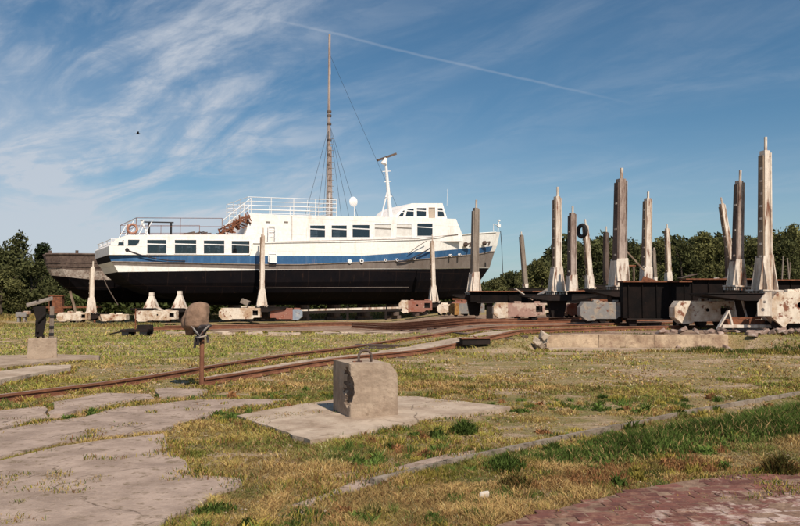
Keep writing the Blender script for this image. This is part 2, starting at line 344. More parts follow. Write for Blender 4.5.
ys = np.concatenate([np.linspace(-200, -4, 6), np.arange(-2, 23.3, .18), np.arange(23.3, 24.1, .06), np.arange(24.3, 62, .6), np.linspace(65, 1500, 22)])
v, f = grid_mesh(xs, ys, HT); tag(fast_mesh('ground', v, f, ['ground'], smooth=True), kind='structure')

# polygons kept free of grass
CLEAR = []
def inpoly(x, y, poly):
    r_ = np.zeros(x.shape, bool); n = len(poly)
    for i in range(n):
        x1, y1 = poly[i]; x2, y2 = poly[(i+1) % n]
        c_ = ((y1 > y) != (y2 > y)); xi = (x2-x1)*(y-y1)/((y2-y1) if y2 != y1 else 1e-9)+x1; r_ ^= c_ & (x < xi)
    return r_
def rough_poly(pix, z=0, step=.25, jit=.035, amp=None):
    P = [ghit(*p) for p in pix]; out = []
    for i, p in enumerate(P):
        q = P[(i+1) % len(P)]; d = (q-p); n = max(1, int(d.length/step))
        for k in range(n):
            s_ = p+d*(k/n); out.append((s_.x+random.uniform(-jit, jit), s_.y+random.uniform(-jit, jit)))
    return out
def slab(name, pix, top, mt, parent=None, step=.25, jit=.035, th=.16, clear=True):
    jit = max(jit, .03)
    P = rough_poly(pix, 0, step, jit)
    if clear: CLEAR.append(P)
    b = MB(); b.plate([P], lambda x, y, sd_: (x, y, float(H(x, y))+(top if sd_ else top-th)), th)
    return b.build(name, mt, parent)
apron = empty('concrete_apron', (0, 0, 0)); tag(apron, kind='structure')
slab('slab', [(-120, 472), (0, 464), (60, 449), (100, 443), (162, 436), (168, 446), (186, 464), (196, 478), (240, 480), (246, 488), (214, 496), (196, 512), (168, 520), (150, 545), (120, 570), (-200, 570)], .028, 'slab', apron, .3, .03)
slab('slab', [(-130, 460), (0, 433), (50, 423), (80, 420), (120, 409), (200, 401), (288, 401), (276, 407), (240, 411), (205, 419), (163, 431), (100, 439), (60, 445), (0, 459), (-120, 469)], .03, 'slab', apron, .3, .03)
slab('slab', [(-60, 425), (0, 414), (44, 408), (48, 421), (0, 431), (-80, 448)], .045, 'slab', apron)
slab('slab', [(54, 405), (105, 396), (150, 397), (152, 401), (110, 408), (60, 417), (50, 418)], .05, 'slab', apron)
slab('slab', [(156, 390), (200, 388), (210, 393), (200, 398), (160, 399)], .04, 'slab', apron)
pad = slab('concrete_pad', [(236, 420), (300, 408), (360, 400), (417, 400), (512, 411), (470, 417), (420, 424), (365, 436), (312, 446), (295, 440)], .06, 'concrete_pale', None, .2, .03)
tag(pad, kind='structure')
lp = slab('concrete_pad', [(-60, 362), (0, 359), (60, 358), (99, 359), (99, 361), (60, 364), (0, 370), (-60, 374)], .10, 'concrete', None); tag(lp, kind='structure')
lp = slab('concrete_strip', [(-60, 384), (0, 377), (40, 371), (70, 370), (71, 373), (40, 378), (0, 386), (-60, 394)], .12, 'concrete_pale', None); tag(lp, kind='structure')
sp_ = slab('sandy_strip', [(290, 505), (350, 482), (420, 461), (478, 451), (482, 457), (440, 466), (360, 488), (310, 507)], .008, 'slab', None, .3, .06); tag(sp_, kind='structure')
# stone kerb
kerb = empty('kerb', (0, 0, 0)); tag(kerb, kind='structure')
kp = [ghit(*p) for p in ((372, 485), (445, 466), (505, 453), (560, 441), (620, 429), (700, 412), (800, 395), (900, 380))]
for i in range(len(kp)-1):
    d = kp[i+1]-kp[i]; n = max(1, round(d.length/.8))
    for k in range(n):
        p = kp[i]+d*(k/n); q = kp[i]+d*((k+.985)/n); MB().beam(p+Vector((0, 0, .014)), q+Vector((0, 0, .014+random.uniform(-.008, .008))), .055, .085, 0).build('kerb_stone', 'kerb_stone', kerb)
# brick paving
pave = empty('brick_paving', (0, 0, 0)); tag(pave, kind='structure')
BP = [ghit(*p) for p in ((440, 560), (500, 528), (560, 512), (640, 492), (700, 482), (800, 474), (880, 468), (900, 560))]; BP = [(p.x, p.y) for p in BP]; CLEAR.append(BP)
bb = MB(); bb.plate([BP], lambda x, y, sd_: (x, y, .030 if sd_ else -.1), .1); bb.build('joint_bed', 'brick_sand', pave)
bm0 = MB().box((0, 0, 0), (.215, .102, .06)).build('brick', 'paving_brick', pave, bevel=.006)
cnt = 0; first = True; ba = R(9)
for r_ in range(-10, 26):
    for c_ in range(-12, 20):
        lx = (c_+(.5 if r_ % 2 else 0))*.226; ly = r_*.113; x = 2.2+lx*math.cos(ba)-ly*math.sin(ba); y = 5.2+lx*math.sin(ba)+ly*math.cos(ba)
        if not inpoly(np.array([x]), np.array([y]), BP)[0] or cnt >= 298: continue
        pxx = 400+F*x/y
        if y < 4.95 or pxx > 830: continue
        if random.random() < (.10 if y > 6.0 else .035): continue
        o = bm0 if first else copyo(bm0, pave); first = False; cnt += 1
        o.location = (x, y, .004+random.uniform(-.005, .004)); o.rotation_euler = (R(random.uniform(-.9, .9)), R(random.uniform(-.9, .9)), ba+R(random.uniform(-2, 2)))

# ------------------------------------------------------------------ rails
def catmull(P, n=10):
    P = [P[0]*2-P[1]]+P+[P[-1]*2-P[-2]]; out = []
    for i in range(1, len(P)-2):
        for k in range(n):
            t = k/n; out.append(.5*((2*P[i])+(-P[i-1]+P[i+1])*t+(2*P[i-1]-5*P[i]+4*P[i+1]-P[i+2])*t*t+(-P[i-1]+3*P[i]-3*P[i+1]+P[i+2])*t**3))
    out.append(P[-2]); return out
PROF = [(-.065, 0), (.065, 0), (.065, .018), (.012, .03), (.012, .095), (.036, .10), (.036, .14), (-.036, .14), (-.036, .10), (-.012, .095), (-.012, .03), (-.065, .018)]
def rail(pts, parent, lift=.0, head='rail_head'):
    b = MB(); vs = []; n = len(PROF)
    for i, p in enumerate(pts):
        d = (pts[min(i+1, len(pts)-1)]-pts[max(i-1, 0)]); d.z = 0; d.normalize(); s_ = Vector((d.y, -d.x, 0)); z = float(H(p.x, p.y))+lift
        for a_, h_ in PROF: q = p+s_*a_; vs.append((q.x, q.y, z+h_))
    fs = []; b.v = vs
    for i in range(len(pts)-1):
        for k in range(n):
            b.f.append((i*n+k, i*n+(k+1) % n, (i+1)*n+(k+1) % n, (i+1)*n+k)); b.m.append(1 if k == 6 else 0)
    o = b.build('rail', ['rail_rust', head], parent); return o
slp0 = None
def sleepers(ptsA, ptsB, parent, step=.75, over=.35, cond=lambda p: True):
    global slp0
    A = ptsA; n = 0; acc = 0
    for i in range(len(A)-1):
        acc += (A[i+1]-A[i]).length
        if acc < step: continue
        acc = 0; p = A[i]; q = min(ptsB, key=lambda r2: (r2-p).length); d = q-p; d.z = 0
        mid_ = (p+q)/2
        if not cond(mid_): continue
        if slp0 is None: slp0 = MB().box((0, 0, 0), (1, .22, .14), jit=.004).build('sleeper', 'timber_dark', parent); o = slp0
        else: o = copyo(slp0, parent)
        o.scale = (d.length+2*over+random.uniform(-.1, .1), 1, 1); o.location = (mid_.x, mid_.y, float(H(mid_.x, mid_.y))-.065); o.rotation_euler = (0, 0, math.atan2(d.y, d.x)); n += 1
tA = [Vector((p.x, p.y, 0)) for p in (ghit(-90, 418), ghit(0, 403), ghit(130, 385), ghit(270, 361), ghit(350, 350.5), ghit(400, 342), ghit(460, 333.5), ghit(540, 328.5), ghit(620, 326), ghit(720, 324), ghit(860, 321))]
tB = [Vector((p.x, p.y, 0)) for p in (ghit(203, 386.5), ghit(265, 376), ghit(330, 365), ghit(400, 357), ghit(460, 347), ghit(500, 338.5), ghit(540, 333.5), ghit(620, 331), ghit(720, 329), ghit(860, 327))]
trackA = empty('railway_track', (0, 0, 0), 0, 'curved rusty rail track running from the left foreground to the turntable wall', 'railway track')
cA = catmull(tA, 14); cB = catmull(tB, 14); rail(cA, trackA, -.01); rail(cB, trackA, .015)
sleepers(cB, cA, trackA, .8, .35, lambda p: p.x > -1.5)
# pale concrete between the rails
bed = MB(); vs = []
seg = [p for p in cB if p.x > -3.2 and p.x < 9]
L1 = []; L2 = []
for p in seg:
    q = min(cA, key=lambda r2: (r2-p).length); d = (q-p)
    a_ = p+d*(.12+random.uniform(-.03, .03)); c_ = p+d*(.62+random.uniform(-.06, .06)); L1.append((a_.x, a_.y)); L2.append((c_.x, c_.y))
for x, y in L1+L2: bed.v.append((x, y, float(H(x, y))+.035))
n = len(L1)
for i in range(n-1): bed.f.append((i, i+1, n+i+1, n+i)); bed.m.append(0)
tag(bed.build('track_bed', 'concrete_pale'), kind='structure'); CLEAR.append(L1+L2[::-1])
trackC = empty('railway_track', (0, 0, 0), 0, 'straight pale-topped rail track in front of the cradle bogies', 'railway track')
tC = [Vector((p.x, p.y, 0)) for p in (ghit(352, 329), ghit(480, 326), ghit(620, 322.8), ghit(860, 319.5))]; tD = [p+Vector((-.4, 3.0, 0)) for p in tC]
cC = catmull(tC, 16); cD = catmull(tD, 16); rail(cC, trackC, .06, 'concrete_pale'); rail(cD, trackC, .06); sleepers(cC, cD, trackC, .85, .35)
tE = [Vector((p.x, p.y, 0)) for p in (ghit(150, 331.5), ghit(250, 329.5), ghit(352, 327), ghit(480, 323))]
trackE = empty('railway_track', (0, 0, 0), 0, 'rusty rail track along the edge of the grass below the blue and white ship', 'railway track')
cE = catmull(tE, 14); cF = [p+Vector((0, 2.2, 0)) for p in cE]; rail(cE, trackE, .06); rail(cF, trackE, .06); sleepers(cE, cF, trackE, .9)
tG = [ghit(*p) for p in ((175, 334), (230, 334), (300, 335), (370, 334), (410, 333))]
edg = empty('broken_concrete_edging', (0, 0, 0), 0, 'row of broken pale concrete lumps between the grass and rails', 'concrete edging')
for i in range(len(tG)-1):
    for k in range(6):
        p = tG[i].lerp(tG[i+1], k/6); 
        if random.random() < .8: b = MB(); b.box((p.x, p.y+random.uniform(-.2, .2), .03), (random.uniform(.5, 1.3), random.uniform(.25, .5), .12), 0, Matrix.Rotation(random.uniform(-.3, .3), 3, 'Z'), .04); b.build('lump', 'concrete_pale', edg)
GP = [ghit(*p) for p in ((235, 333), (300, 332.6), (400, 332.4), (440, 334), (470, 338), (500, 337), (540, 332.6))]; GP = [(p.x, p.y) for p in GP]+[(4.6, 23.75), (10.3, 23.75), (13, 24.5), (26, 26), (32, 44), (4, 52), (-14, 43)]
X_, Y_ = np.meshgrid(np.arange(-16, 33, .4), np.concatenate([np.arange(20, 24.4, .12), np.arange(24.6, 52, .5)])); ii = np.arange(X_.size).reshape(X_.shape)
fq = np.stack([ii[:-1, :-1].ravel(), ii[:-1, 1:].ravel(), ii[1:, 1:].ravel(), ii[1:, :-1].ravel()], 1); vv = np.stack([X_.ravel(), Y_.ravel(), HT(X_, Y_).ravel()+.012], 1); cc_ = vv[fq].mean(1); kk = inpoly(cc_[:, 0], cc_[:, 1], GP)
tag(fast_mesh('gravel_bed', vv, fq[kk], ['gravel']), kind='structure'); CLEAR.append(GP)
# retaining wall of the turntable
wall = empty('retaining_wall', (0, 0, 0), 0, 'low curved pale concrete retaining wall under the rails', 'wall')
x = 4.55; i = 0
while x < 9.75:
    w_ = .82+random.uniform(-.1, .1); y0 = 23.42+.012*(x-7)**2*.0
    MB().box((x+w_/2, y0+.15, .20+random.uniform(-.012, .012)), (w_-.004, .36, .52), 0, None, .015).build('wall_block', 'wall_concrete', wall, bevel=.006); x += w_
MB().box((7.3, 23.05, .02), (5.6, .5, .08), 0, None, .02).build('footing', 'concrete_pale', wall)
bl = MB()
for k in range(5): bl.box((4.35+random.uniform(-.12, .15), 23.2+random.uniform(-.2, .15), .12+.08*k), (.35-.04*k, .3, .2), 0, Matrix.Rotation(random.uniform(-1, 1), 3, 'Y') @ Matrix.Rotation(random.uniform(-1, 1), 3, 'Z'), .05)
bl.build('broken_end', ['concrete_pale'], wall, bevel=.02)
rub = empty('rubble_heap', (10.6, 24.1, .2), 0, 'reddish and grey rubble stones at the right end of the retaining wall', 'rubble')
s0 = None
for k in range(46):
    if s0 is None: s0 = MB().box((0, 0, 0), (.2, .15, .1), 0, None, .03).build('stone', 'stone_red', rub, bevel=.02); o = s0
    else: o = copyo(s0, rub)
    xx = random.uniform(-2.6, 2.8); yy = random.uniform(-.8, .3); o.location = (xx, yy, float(H(10.6+xx, 24.1+yy))-.2+.05+random.uniform(0, .08)); o.rotation_euler = [random.uniform(-.5, .5), random.uniform(-.5, .5), random.uniform(0, 6)]; sc = random.uniform(.6, 1.5); o.scale = (sc, sc, sc)

# ------------------------------------------------------------------ the ship
TH = R(30); O = Vector((-17.07, 44, 0)); AX = Vector((math.cos(TH), math.sin(TH), 0)); NX = Vector((-math.sin(TH), math.cos(TH), 0)); BH = 2.85
def sz(px, py, t):
    """(s, z) in the ship's frame where the sight line meets the upright plane at t across"""
    d = raydir(px, py); o = Vector((0, 0, EYE))-O; k = (t-o.dot(NX))/d.dot(NX); q = o+d*k; return q.dot(AX), q.z
ship = empty('passenger_ship', O, TH, 'white passenger ship with blue stripe and black bottom, set up on cradles', 'ship')
def shape(u, st, p):
    r_ = st+(1-st)*min(1, u/.3)**.6 if u < .3 else 1
    if u > .58: r_ = 1-((u-.58)/.42)**p
    return max(r_, 0)
def half_deck(s_): return BH*shape(min(max(s_/30.9, 0), 1), .90, 2.2)
def curve(pts):
    out = []
    for px, py in pts:
        t = 0
        for k in range(4): s_, z = sz(px, py, t); t = BH-half_deck(s_)
        out.append((s_, z))
    return out
LV = [  # samples, breadth factor, bow power
    ('gun', curve([(108, 254.4), (250.2, 254.6), (251.2, 243), (280, 242.2), (360, 241), (417, 239.5), (456, 235), (480, 233), (499, 231.8)]), 1.0, 2.3, 0.0, 500),
    ('bt', curve([(108, 255), (260, 256), (356, 256), (429, 251.5), (485, 247), (497, 245.5)]), 1.0, 2.1, 0., 497),
    ('bb', curve([(108, 261.5), (259, 264.3), (300, 264.5), (410, 260), (484, 253), (495, 250.5)]), 1.0, 1.95, .15, 494.8),
    ('wt', curve([(108, 265), (200, 267.5), (262, 269.2), (290, 269.3), (370, 268.5), (432, 268.4), (490, 267.2)]), .99, 1.75, .32, 489.6),
    ('bk', curve([(108, 272), (290, 269.9), (370, 269.0), (432, 268.9), (490, 267.8)]), .985, 1.7, .55, 489),
]
stem_px = {'gun': (500, 231.8), 'bt': (497, 245.5), 'bb': (494.8, 250.5), 'wt': (489.6, 267.5), 'bk': (489, 268.5)}
def zint(c_, s_): return float(np.interp(s_, [p[0] for p in c_], [p[1] for p in c_]))
s25 = sz(251, 250, 0)[0]; US = sorted(set(list(np.linspace(0, 1, 46))+[(s25-.08)/31, (s25+.12)/31]))
rows = []
for name, c_, bf, pw, s0_, _ in LV:
    s1_ = sz(*stem_px[name], BH)[0]; row = []
    for u in US:
        s_ = s0_+(s1_-s0_)*u; row.append((s_, BH*bf*shape(u, .90, pw), zint(c_, s_)))
    rows.append(row)
kz = 1.33
sk = sz(464, 294, BH)[0]
for fz, bf, pw, s0_ in ((.62, .97, 1.5, 1.3), (.3, .86, 1.35, 2.6), (.10, .62, 1.25, 4.2), (0.0, .12, 1.2, 5.5)):
    row = []
    for u in US:
        s1b = sz(489, 268.5, BH)[0]; s1_ = sk+(s1b-sk)*fz**.8; s_ = s0_+(s1_-s0_)*u; zt = zint(LV[4][1], s_); row.append((s_, BH*bf*shape(u, .82, pw), kz+(zt-kz)*fz+(.35*(1-fz)*max(0, (u-.85)/.15))))
    rows.append(row)
hb = MB(); nU = len(US); nr = len(rows)
for sg in (-1, 1):
    for row in rows: hb.v += [(s_, BH+sg*h_, z) for s_, h_, z in row]
s_blue = sz(486.5, 250, BH-.3)[0]
bandm = [0, 1, 2, 0, 3, 3, 3, 3]
for sd_ in range(2):
    o_ = sd_*nU*nr
    for r_ in range(nr-1):
        for k in range(nU-1):
            mi = bandm[r_]
            if r_ == 1 and rows[1][k][0] > s_blue: mi = 0
            hb.f.append((o_+r_*nU+k, o_+r_*nU+k+1, o_+(r_+1)*nU+k+1, o_+(r_+1)*nU+k)); hb.m.append(mi)
o_ = nU*nr
for r_ in range(nr-1): hb.f.append((r_*nU, (r_+1)*nU, o_+(r_+1)*nU, o_+r_*nU)); hb.m.append([3, 3, 0, 0, 3, 3, 3, 3][r_])
for k in range(nU-1): hb.f.append((k, k+1, o_+k+1, o_+k)); hb.m.append(4); q = (nr-1)*nU; hb.f.append((q+k, q+k+1, o_+q+k+1, o_+q+k)); hb.m.append(3)
hull = hb.build('hull', ['hull_white', 'hull_blue', 'hull_beige', 'hull_black', 'deck_grey'], ship)
# rubbing strakes following the near and far sides
def strake(ri, fr, rr, mt, u0=0, u1=1, name='rubbing_strake'):
    for sg in (-1, 1):
        pts = []
        for k, u in enumerate(US):
            if not (u0 <= u <= u1): continue
            a_ = rows[ri][k]; b_ = rows[ri+1][k]; pts.append((a_[0]*(1-fr)+b_[0]*fr, BH+sg*(a_[1]*(1-fr)+b_[1]*fr+rr*.4), a_[2]*(1-fr)+b_[2]*fr))
        MB().tube(pts, rr, 6, 0).build(name, mt, ship)
strake(2, .04, .04, 'timber_grey'); strake(0, .02, .05, 'hull_white', 0, .985, 'gunwale_rail')
strake(5, .55, .018, 'hull_beige', .25, .72, 'waterline_seam')
# keel bar and keel blocks
MB().box(((5.5+sk)/2, BH, kz-.1), (sk-6.5, .3, .22)).build('keel', 'hull_black', ship)
# a superstructure: side walls with real openings, roof skin, windows
def pxpoly(pts, t): return [sz(px, py, t) for px, py in pts]
def house(name, outline, windows, t, t2, skin_from=1, mt='house_white', doors=()):
    """outline: px polygon going up aft, along the roof, down forward. windows: list of (poly, kind)"""
    P = pxpoly(outline, t); holes = [pxpoly(w[0], t) for w in windows]
    for k, (a_, b_) in enumerate(((t, t+.05), (t2, t2-.05))):
        m_ = MB(); m_.plate([P]+holes, lambda s_, z, sd_: (s_, b_ if sd_ else a_, z), .05); m_.build(name+'_side', mt, ship)
    m_ = MB()
    for i in range(len(P)-1):
        (s1, z1), (s2, z2) = P[i], P[i+1]; d = Vector((s2-s1, z2-z1)).normalized()*.0; nrm = Vector((z1-z2, s2-s1)).normalized()*-.05
        qs = [(s1, t+.051, z1-.001), (s2, t+.051, z2-.001), (s2, t2-.051, z2-.001), (s1, t2-.051, z1-.001)]; qs2 = [(s+nrm[0], y, z+nrm[1]) for s, y, z in qs]
        m_.add(qs+qs2, [(0, 1, 2, 3), (4, 7, 6, 5), (0, 4, 5, 1), (1, 5, 6, 2), (2, 6, 7, 3), (3, 7, 4, 0)])
    m_.build(name+'_roof', mt, ship)
    for hp, (w, kind) in zip(holes, windows):
        cs = sum(p[0] for p in hp)/len(hp); cz = sum(p[1] for p in hp)/len(hp)
        inner = [(cs+(p[0]-cs)*.93, cz+(p[1]-cz)*.90) for p in hp]
        for sgn, tt_ in ((1, t), (-1, t2)):
            fr = MB().plate([hp, inner], lambda s_, z, sd_: (s_, tt_+sgn*(.045 if sd_ else -.018), z), .06).build('window', 'white_pipe' if kind != 'tan' else 'tan_panel', ship)
            MB().plate([inner], lambda s_, z, sd_: (s_, tt_+sgn*(.032 if sd_ else .02), z), .01).build('pane', {'glass': 'glass', 'blind': 'blind', 'tan': 'tan_panel'}[kind], fr)
            if kind != 'tan' and len(hp) == 4 and hp[0][1] > 0:
                za = min(p[1] for p in hp); zb = max(p[1] for p in hp); zz = za+(zb-za)*.66; sa = min(p[0] for p in inner); sb = max(p[0] for p in inner)
                MB().box(((sa+sb)/2, tt_+sgn*.012, zz), (sb-sa, .05, .07)).build('window_bar', 'white_pipe' if kind == 'glass' else 'deck_grey', fr)
    return P
def wr(x0, x1, y0, y1): return [(x0, y1), (x0, y0), (x1, y0), (x1, y1)]
T1 = .03
saloon = house('saloon', [(109, 254.8), (109, 246), (117, 238.5), (128, 235), (190, 234.6), (255, 234.6), (255, 255)],
      [([(117.5, 245.6), (118.5, 242), (124, 239.6), (124, 245.6)], 'glass'), ([(127.5, 245.6), (127.5, 239.4), (140, 239.4), (139.2, 243), (136, 245.6)], 'glass'),
       (wr(146.5, 167, 239.2, 254.3), 'glass'), (wr(174, 197, 239.2, 254.3), 'glass'), (wr(203, 225, 239.8, 254.3), 'glass'), (wr(231, 250, 240.3, 254.2), 'glass')], T1, 2*BH-T1)
T2 = .42
wins = [(wr(309.5, 325.5, 224.9, 238), 'glass'), (wr(331, 347.2, 224.9, 238), 'glass'), (wr(351.8, 370, 224.3, 238), 'glass'), (wr(374, 391.6, 223.7, 237.8), 'blind'), (wr(396, 412, 223.3, 237), 'blind'), (wr(416.6, 433, 222.8, 236.6), 'glass')]
cabin = house('cabin', [(242, 244), (246, 232), (251, 213.4), (280, 214.8), (417, 217.6), (456, 219), (461.5, 232.5), (463, 241)], wins, T2, 2*BH-T2)
T3 = 1.0
wh = house('wheelhouse', [(392.5, 219), (403, 207.5), (412, 203.3), (442.5, 203.3), (447.5, 220)],
      [([(397.5, 217), (403.3, 210.3), (405, 210.3), (403, 217)], 'glass'), ([(405, 217), (407, 209.3), (414, 208), (414, 217)], 'glass'), (wr(416.3, 426.4, 207.6, 217), 'glass'), (wr(428.6, 435, 207.4, 218), 'tan'), ([(437.5, 217.2), (437.5, 207.8), (442.4, 207.8), (444.8, 217.2)], 'glass')], T3, 2*BH-T3)
# insides: floors, partitions, seats
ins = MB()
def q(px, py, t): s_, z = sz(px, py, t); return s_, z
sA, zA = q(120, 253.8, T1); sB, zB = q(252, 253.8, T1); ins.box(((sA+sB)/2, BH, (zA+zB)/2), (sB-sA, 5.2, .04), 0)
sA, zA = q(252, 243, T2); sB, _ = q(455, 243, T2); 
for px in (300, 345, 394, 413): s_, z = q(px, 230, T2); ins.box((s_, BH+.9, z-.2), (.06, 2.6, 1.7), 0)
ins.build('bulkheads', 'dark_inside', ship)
st = MB()
for px in np.arange(146, 250, 9.5):
    s_, z = q(px, 249.5, T1)
    for t in (.7, 4.3): st.box((s_, t, z-.15), (.4, .8, .08)); st.box((s_+.2, t, z+.1), (.07, .8, .5))
st.build('saloon_seats', 'rusty', ship)
# wheelhouse front windows
(s1, z1), (s2, z2) = wh[3], wh[4]
for k in range(4):
    yc = T3+.55+k*.87; dv = Vector((s2-s1, 0, z2-z1)); p = Vector((s1, yc, z1))+dv*.38
    M = dv.to_track_quat('Z', 'Y').to_matrix(); MB().box(p+Vector((.03, 0, .01)), (.66, .03, dv.length*.5) if False else (.03, .66, dv.length*.5), 0, M if False else Matrix.Rotation(math.atan2(dv.x, -dv.z)*-1, 3, 'Y')).build('front_window', 'glass', ship)
# portholes, hawse pipes
def side_pt(px, py, off=.0):
    t = 0
    for k in range(5): s_, z = sz(px, py, t); t = BH-half_deck(s_)
    return Vector((s_, t-off, z))
for px, py, r_ in ((349.4, 261.5, .16), (361.3, 261, .16), (385, 260.2, .11), (396.7, 260, .11), (414, 258.5, .11), (450.5, 255.5, .11), (459.5, 254.9, .11)):
    p = side_pt(px, py, .0); p2 = side_pt(px+3, py, 0); d = (p2-p).normalized(); nrm = Vector((d.y, -d.x, 0)).normalized()
    ph = MB().tube([p-nrm*.08, p+nrm*.09], [r_, r_*.92], 14).build('porthole', 'white_pipe', ship)
    MB().tube([p+nrm*.085, p+nrm*.10], r_*.5, 12).build('pane', 'dark_paint' if px > 355 else 'white_pipe', ph)
for px, py in ((465.4, 244.4), (484.3, 243)):
    p = side_pt(px, py); nrm = Vector((.3, -1, 0)).normalized()
    an = MB(); an.tube([p-nrm*.15, p+nrm*.12], .18, 10); an.beam(p+nrm*.2+Vector((-.32, 0, -.05)), p+nrm*.22+Vector((.34, 0, .1)), .12); an.beam(p+nrm*.2+Vector((.2, 0, -.22)), p+nrm*.22+Vector((.34, 0, .1)), .1); an.build('anchor', 'timber_dark', ship)
MB().box(side_pt(484.5, 264.6, .12), (.1, .05, .34)).build('draught_mark', 'dark_paint', ship)
p = side_pt(126.5, 250, .06); MB().tube([p, p+Vector((0, -.12, 0))], .2, 12).build('fairlead', 'white_pipe', ship); MB().tube([p+Vector((0, -.12, 0)), p+Vector((0, -.13, 0))], .12, 10).build('fairlead_hole', 'dark_paint', ship)
# the white cut-away corner of the stern: the dark upper transom gets a lip
# railings
def railing(name, pts, h, nrail, rr, mt, step=1.2, parent=ship, posts=True):
    b = MB(); pts = [Vector(p) for p in pts]
    for i in range(len(pts)-1):
        d = pts[i+1]-pts[i]; n = max(1, round(d.length/step))
        for k in range(n+1 if i == len(pts)-2 else n): p = pts[i]+d*(k/n); b.tube([p, p+Vector((0, 0, h))], rr, 5)
        for j in range(nrail):
            z = Vector((0, 0, h*(j+1)/nrail)); b.tube([pts[i]+z, pts[i+1]+z], rr*.9, 5)
    return b.build(name, mt, parent)
def P3(px, py, t): s_, z = sz(px, py, t); return (s_, t, z)
a_ = P3(248, 214, T2+.1); b_ = P3(336.5, 216, T2+.1); f1 = (a_[0], 2*BH-T2-.1, a_[2]); f2 = (b_[0], 2*BH-T2-.1, b_[2])
railing('upper_deck_railing', [f1, a_, b_, f2], 1.12, 4, .026, 'white_pipe', 1.5); railing('upper_deck_railing', [f1, f2], 1.12, 4, .022, 'white_pipe', 1.5)
a_ = P3(136, 235.5, .15); b_ = P3(222, 235, .15); railing('aft_deck_railing', [(a_[0], 5.5, a_[2]), a_, b_], 1.06, 2, .02, 'rusty', 2.4)
railing('aft_deck_railing', [(a_[0], 5.5, a_[2]), (b_[0], 5.5, b_[2])], 1.06, 2, .018, 'rusty', 2.4)
b = MB(); p1 = Vector(P3(149, 236, .9)); p2 = Vector(P3(171, 236, .9)); b.tube([p1, p1+Vector((0, 0, .85))], .06); b.tube([p2, p2+Vector((0, 0, .85))], .06); b.tube([p1+Vector((-.3, 0, .85)), p2+Vector((.15, 0, .85))], .045); b.build('deck_frame', 'dark_paint', ship)
b = MB()
for k in range(16):
    p = Vector(P3(random.uniform(181, 205), 235.5, random.uniform(.6, 2.5))); b.beam(p+Vector((random.uniform(-.6, .2), 0, .05)), p+Vector((random.uniform(.1, .7), random.uniform(-.4, .4), random.uniform(.08, .3))), .07)
b.build('scrap_pile', 'timber_dark', ship)
# stern rails in white pipe, slanting
b = MB()
P0 = [P3(93, 256, 5.2), P3(108, 255, .1)]
zt = P3(108, 255, .1)[2]
for t in (.1, 1.6, 3.2, 4.8): b.tube([(.1, t, zt), (.1, t, zt+.95)], .025); 
for h in (.5, .95): b.tube([(1.1, .06, zt+h), (.1, .1, zt+h), (.1, 5.5, zt+h), (1.1, 5.6, zt+h)], .025)
b.build('stern_railing', 'white_pipe', ship)
b = MB()
A1 = Vector(P3(128, 235.5, .2)); 
for dx in (0, .55, 1.05):
    b.tube([A1+Vector((dx-.15, 0, 0)), A1+Vector((dx+.35, 0, .95))], .025); b.tube([A1+Vector((dx-.15, 2.2, 0)), A1+Vector((dx+.35, 2.2, .95))], .025)
b.tube([A1+Vector((.3, 0, .95)), A1+Vector((1.5, 0, 1.0))], .025); b.tube([A1+Vector((.3, 0, .95)), A1+Vector((.3, 2.2, .95))], .025)
b.beam(A1+Vector((1.2, .1, 0)), A1+Vector((.75, .1, 1.0)), .12, .1); b.build('companion_rails', 'white_pipe', ship)
# slanted white stair rails to the upper deck
b = MB()
for t in (.5, 1.25):
    e1 = Vector(P3(222, 235, t)); e2 = Vector(P3(251, 214, t)); b.beam(e1, e2, .05, .14)
    for j in (.45, .9): b.tube([e1+Vector((0, 0, j)), e2+Vector((0, 0, j+.15))], .024, 5)
    for k in range(5): m_ = e1.lerp(e2, k/4); b.tube([m_, m_+Vector((0, 0, 1.0))], .024, 5)
e1 = Vector(P3(222, 235, .5)); e2 = Vector(P3(251, 214, .5))
for k in range(9): m_ = e1.lerp(e2, (k+.5)/9); b.box(m_+Vector((0, .375, 0)), (.2, .7, .03))
b.build('stairway', 'white_pipe', ship)
# rusty folded gangway leaning against the step
gg = MB(); e1 = Vector(P3(219, 235, .2)); e2 = Vector(P3(250, 216.5, .2))
for dy, dz in ((0, 0), (.1, .35), (.9, 0), (.9, .4)): gg.beam(e1+Vector((dy*.3, dy, dz)), e2+Vector((0, dy, dz*.3)), .08)
for k in range(11):
    m_ = e1.lerp(e2, (k+.5)/11); gg.beam(m_+Vector((random.uniform(-.2, .2), 0, -.25)), m_+Vector((random.uniform(-.3, .3), .1, .35)), .075); gg.beam(m_, m_+Vector((0, .9, .1)), .06)
    gg.beam(m_+Vector((-.3, .3, -.1)), m_+Vector((.35, .3, random.uniform(-.4, .3))), .07)
for k in range(9):
    m_ = e1.lerp(e2, random.random()); gg.box(m_+Vector((random.uniform(-.1, .2), .35, -.28)), (.28, .3, .1), 0, Matrix.Rotation(random.uniform(-1, 1), 3, 'Y'))
g_ = gg.build('rusty_gangway', 'rusty', ship)
# boarding ladder and white box on the side
b = MB(); p1 = Vector(P3(268.5, 262, -.12)); p2 = Vector(P3(268.5, 226, .3)); p3 = Vector(P3(276.5, 262, -.12)); p4 = Vector(P3(275, 226, .3))
b.tube([p1, p2], .03); b.tube([p3, p4], .03)
for k in range(10): t_ = k/9; b.tube([p1.lerp(p2, t_), p3.lerp(p4, t_)], .022, 5)
pc = Vector(P3(273, 259.5, -.15)); b.box(pc, (.5, .18, .45)); b.build('boarding_ladder', 'white_pipe', ship)
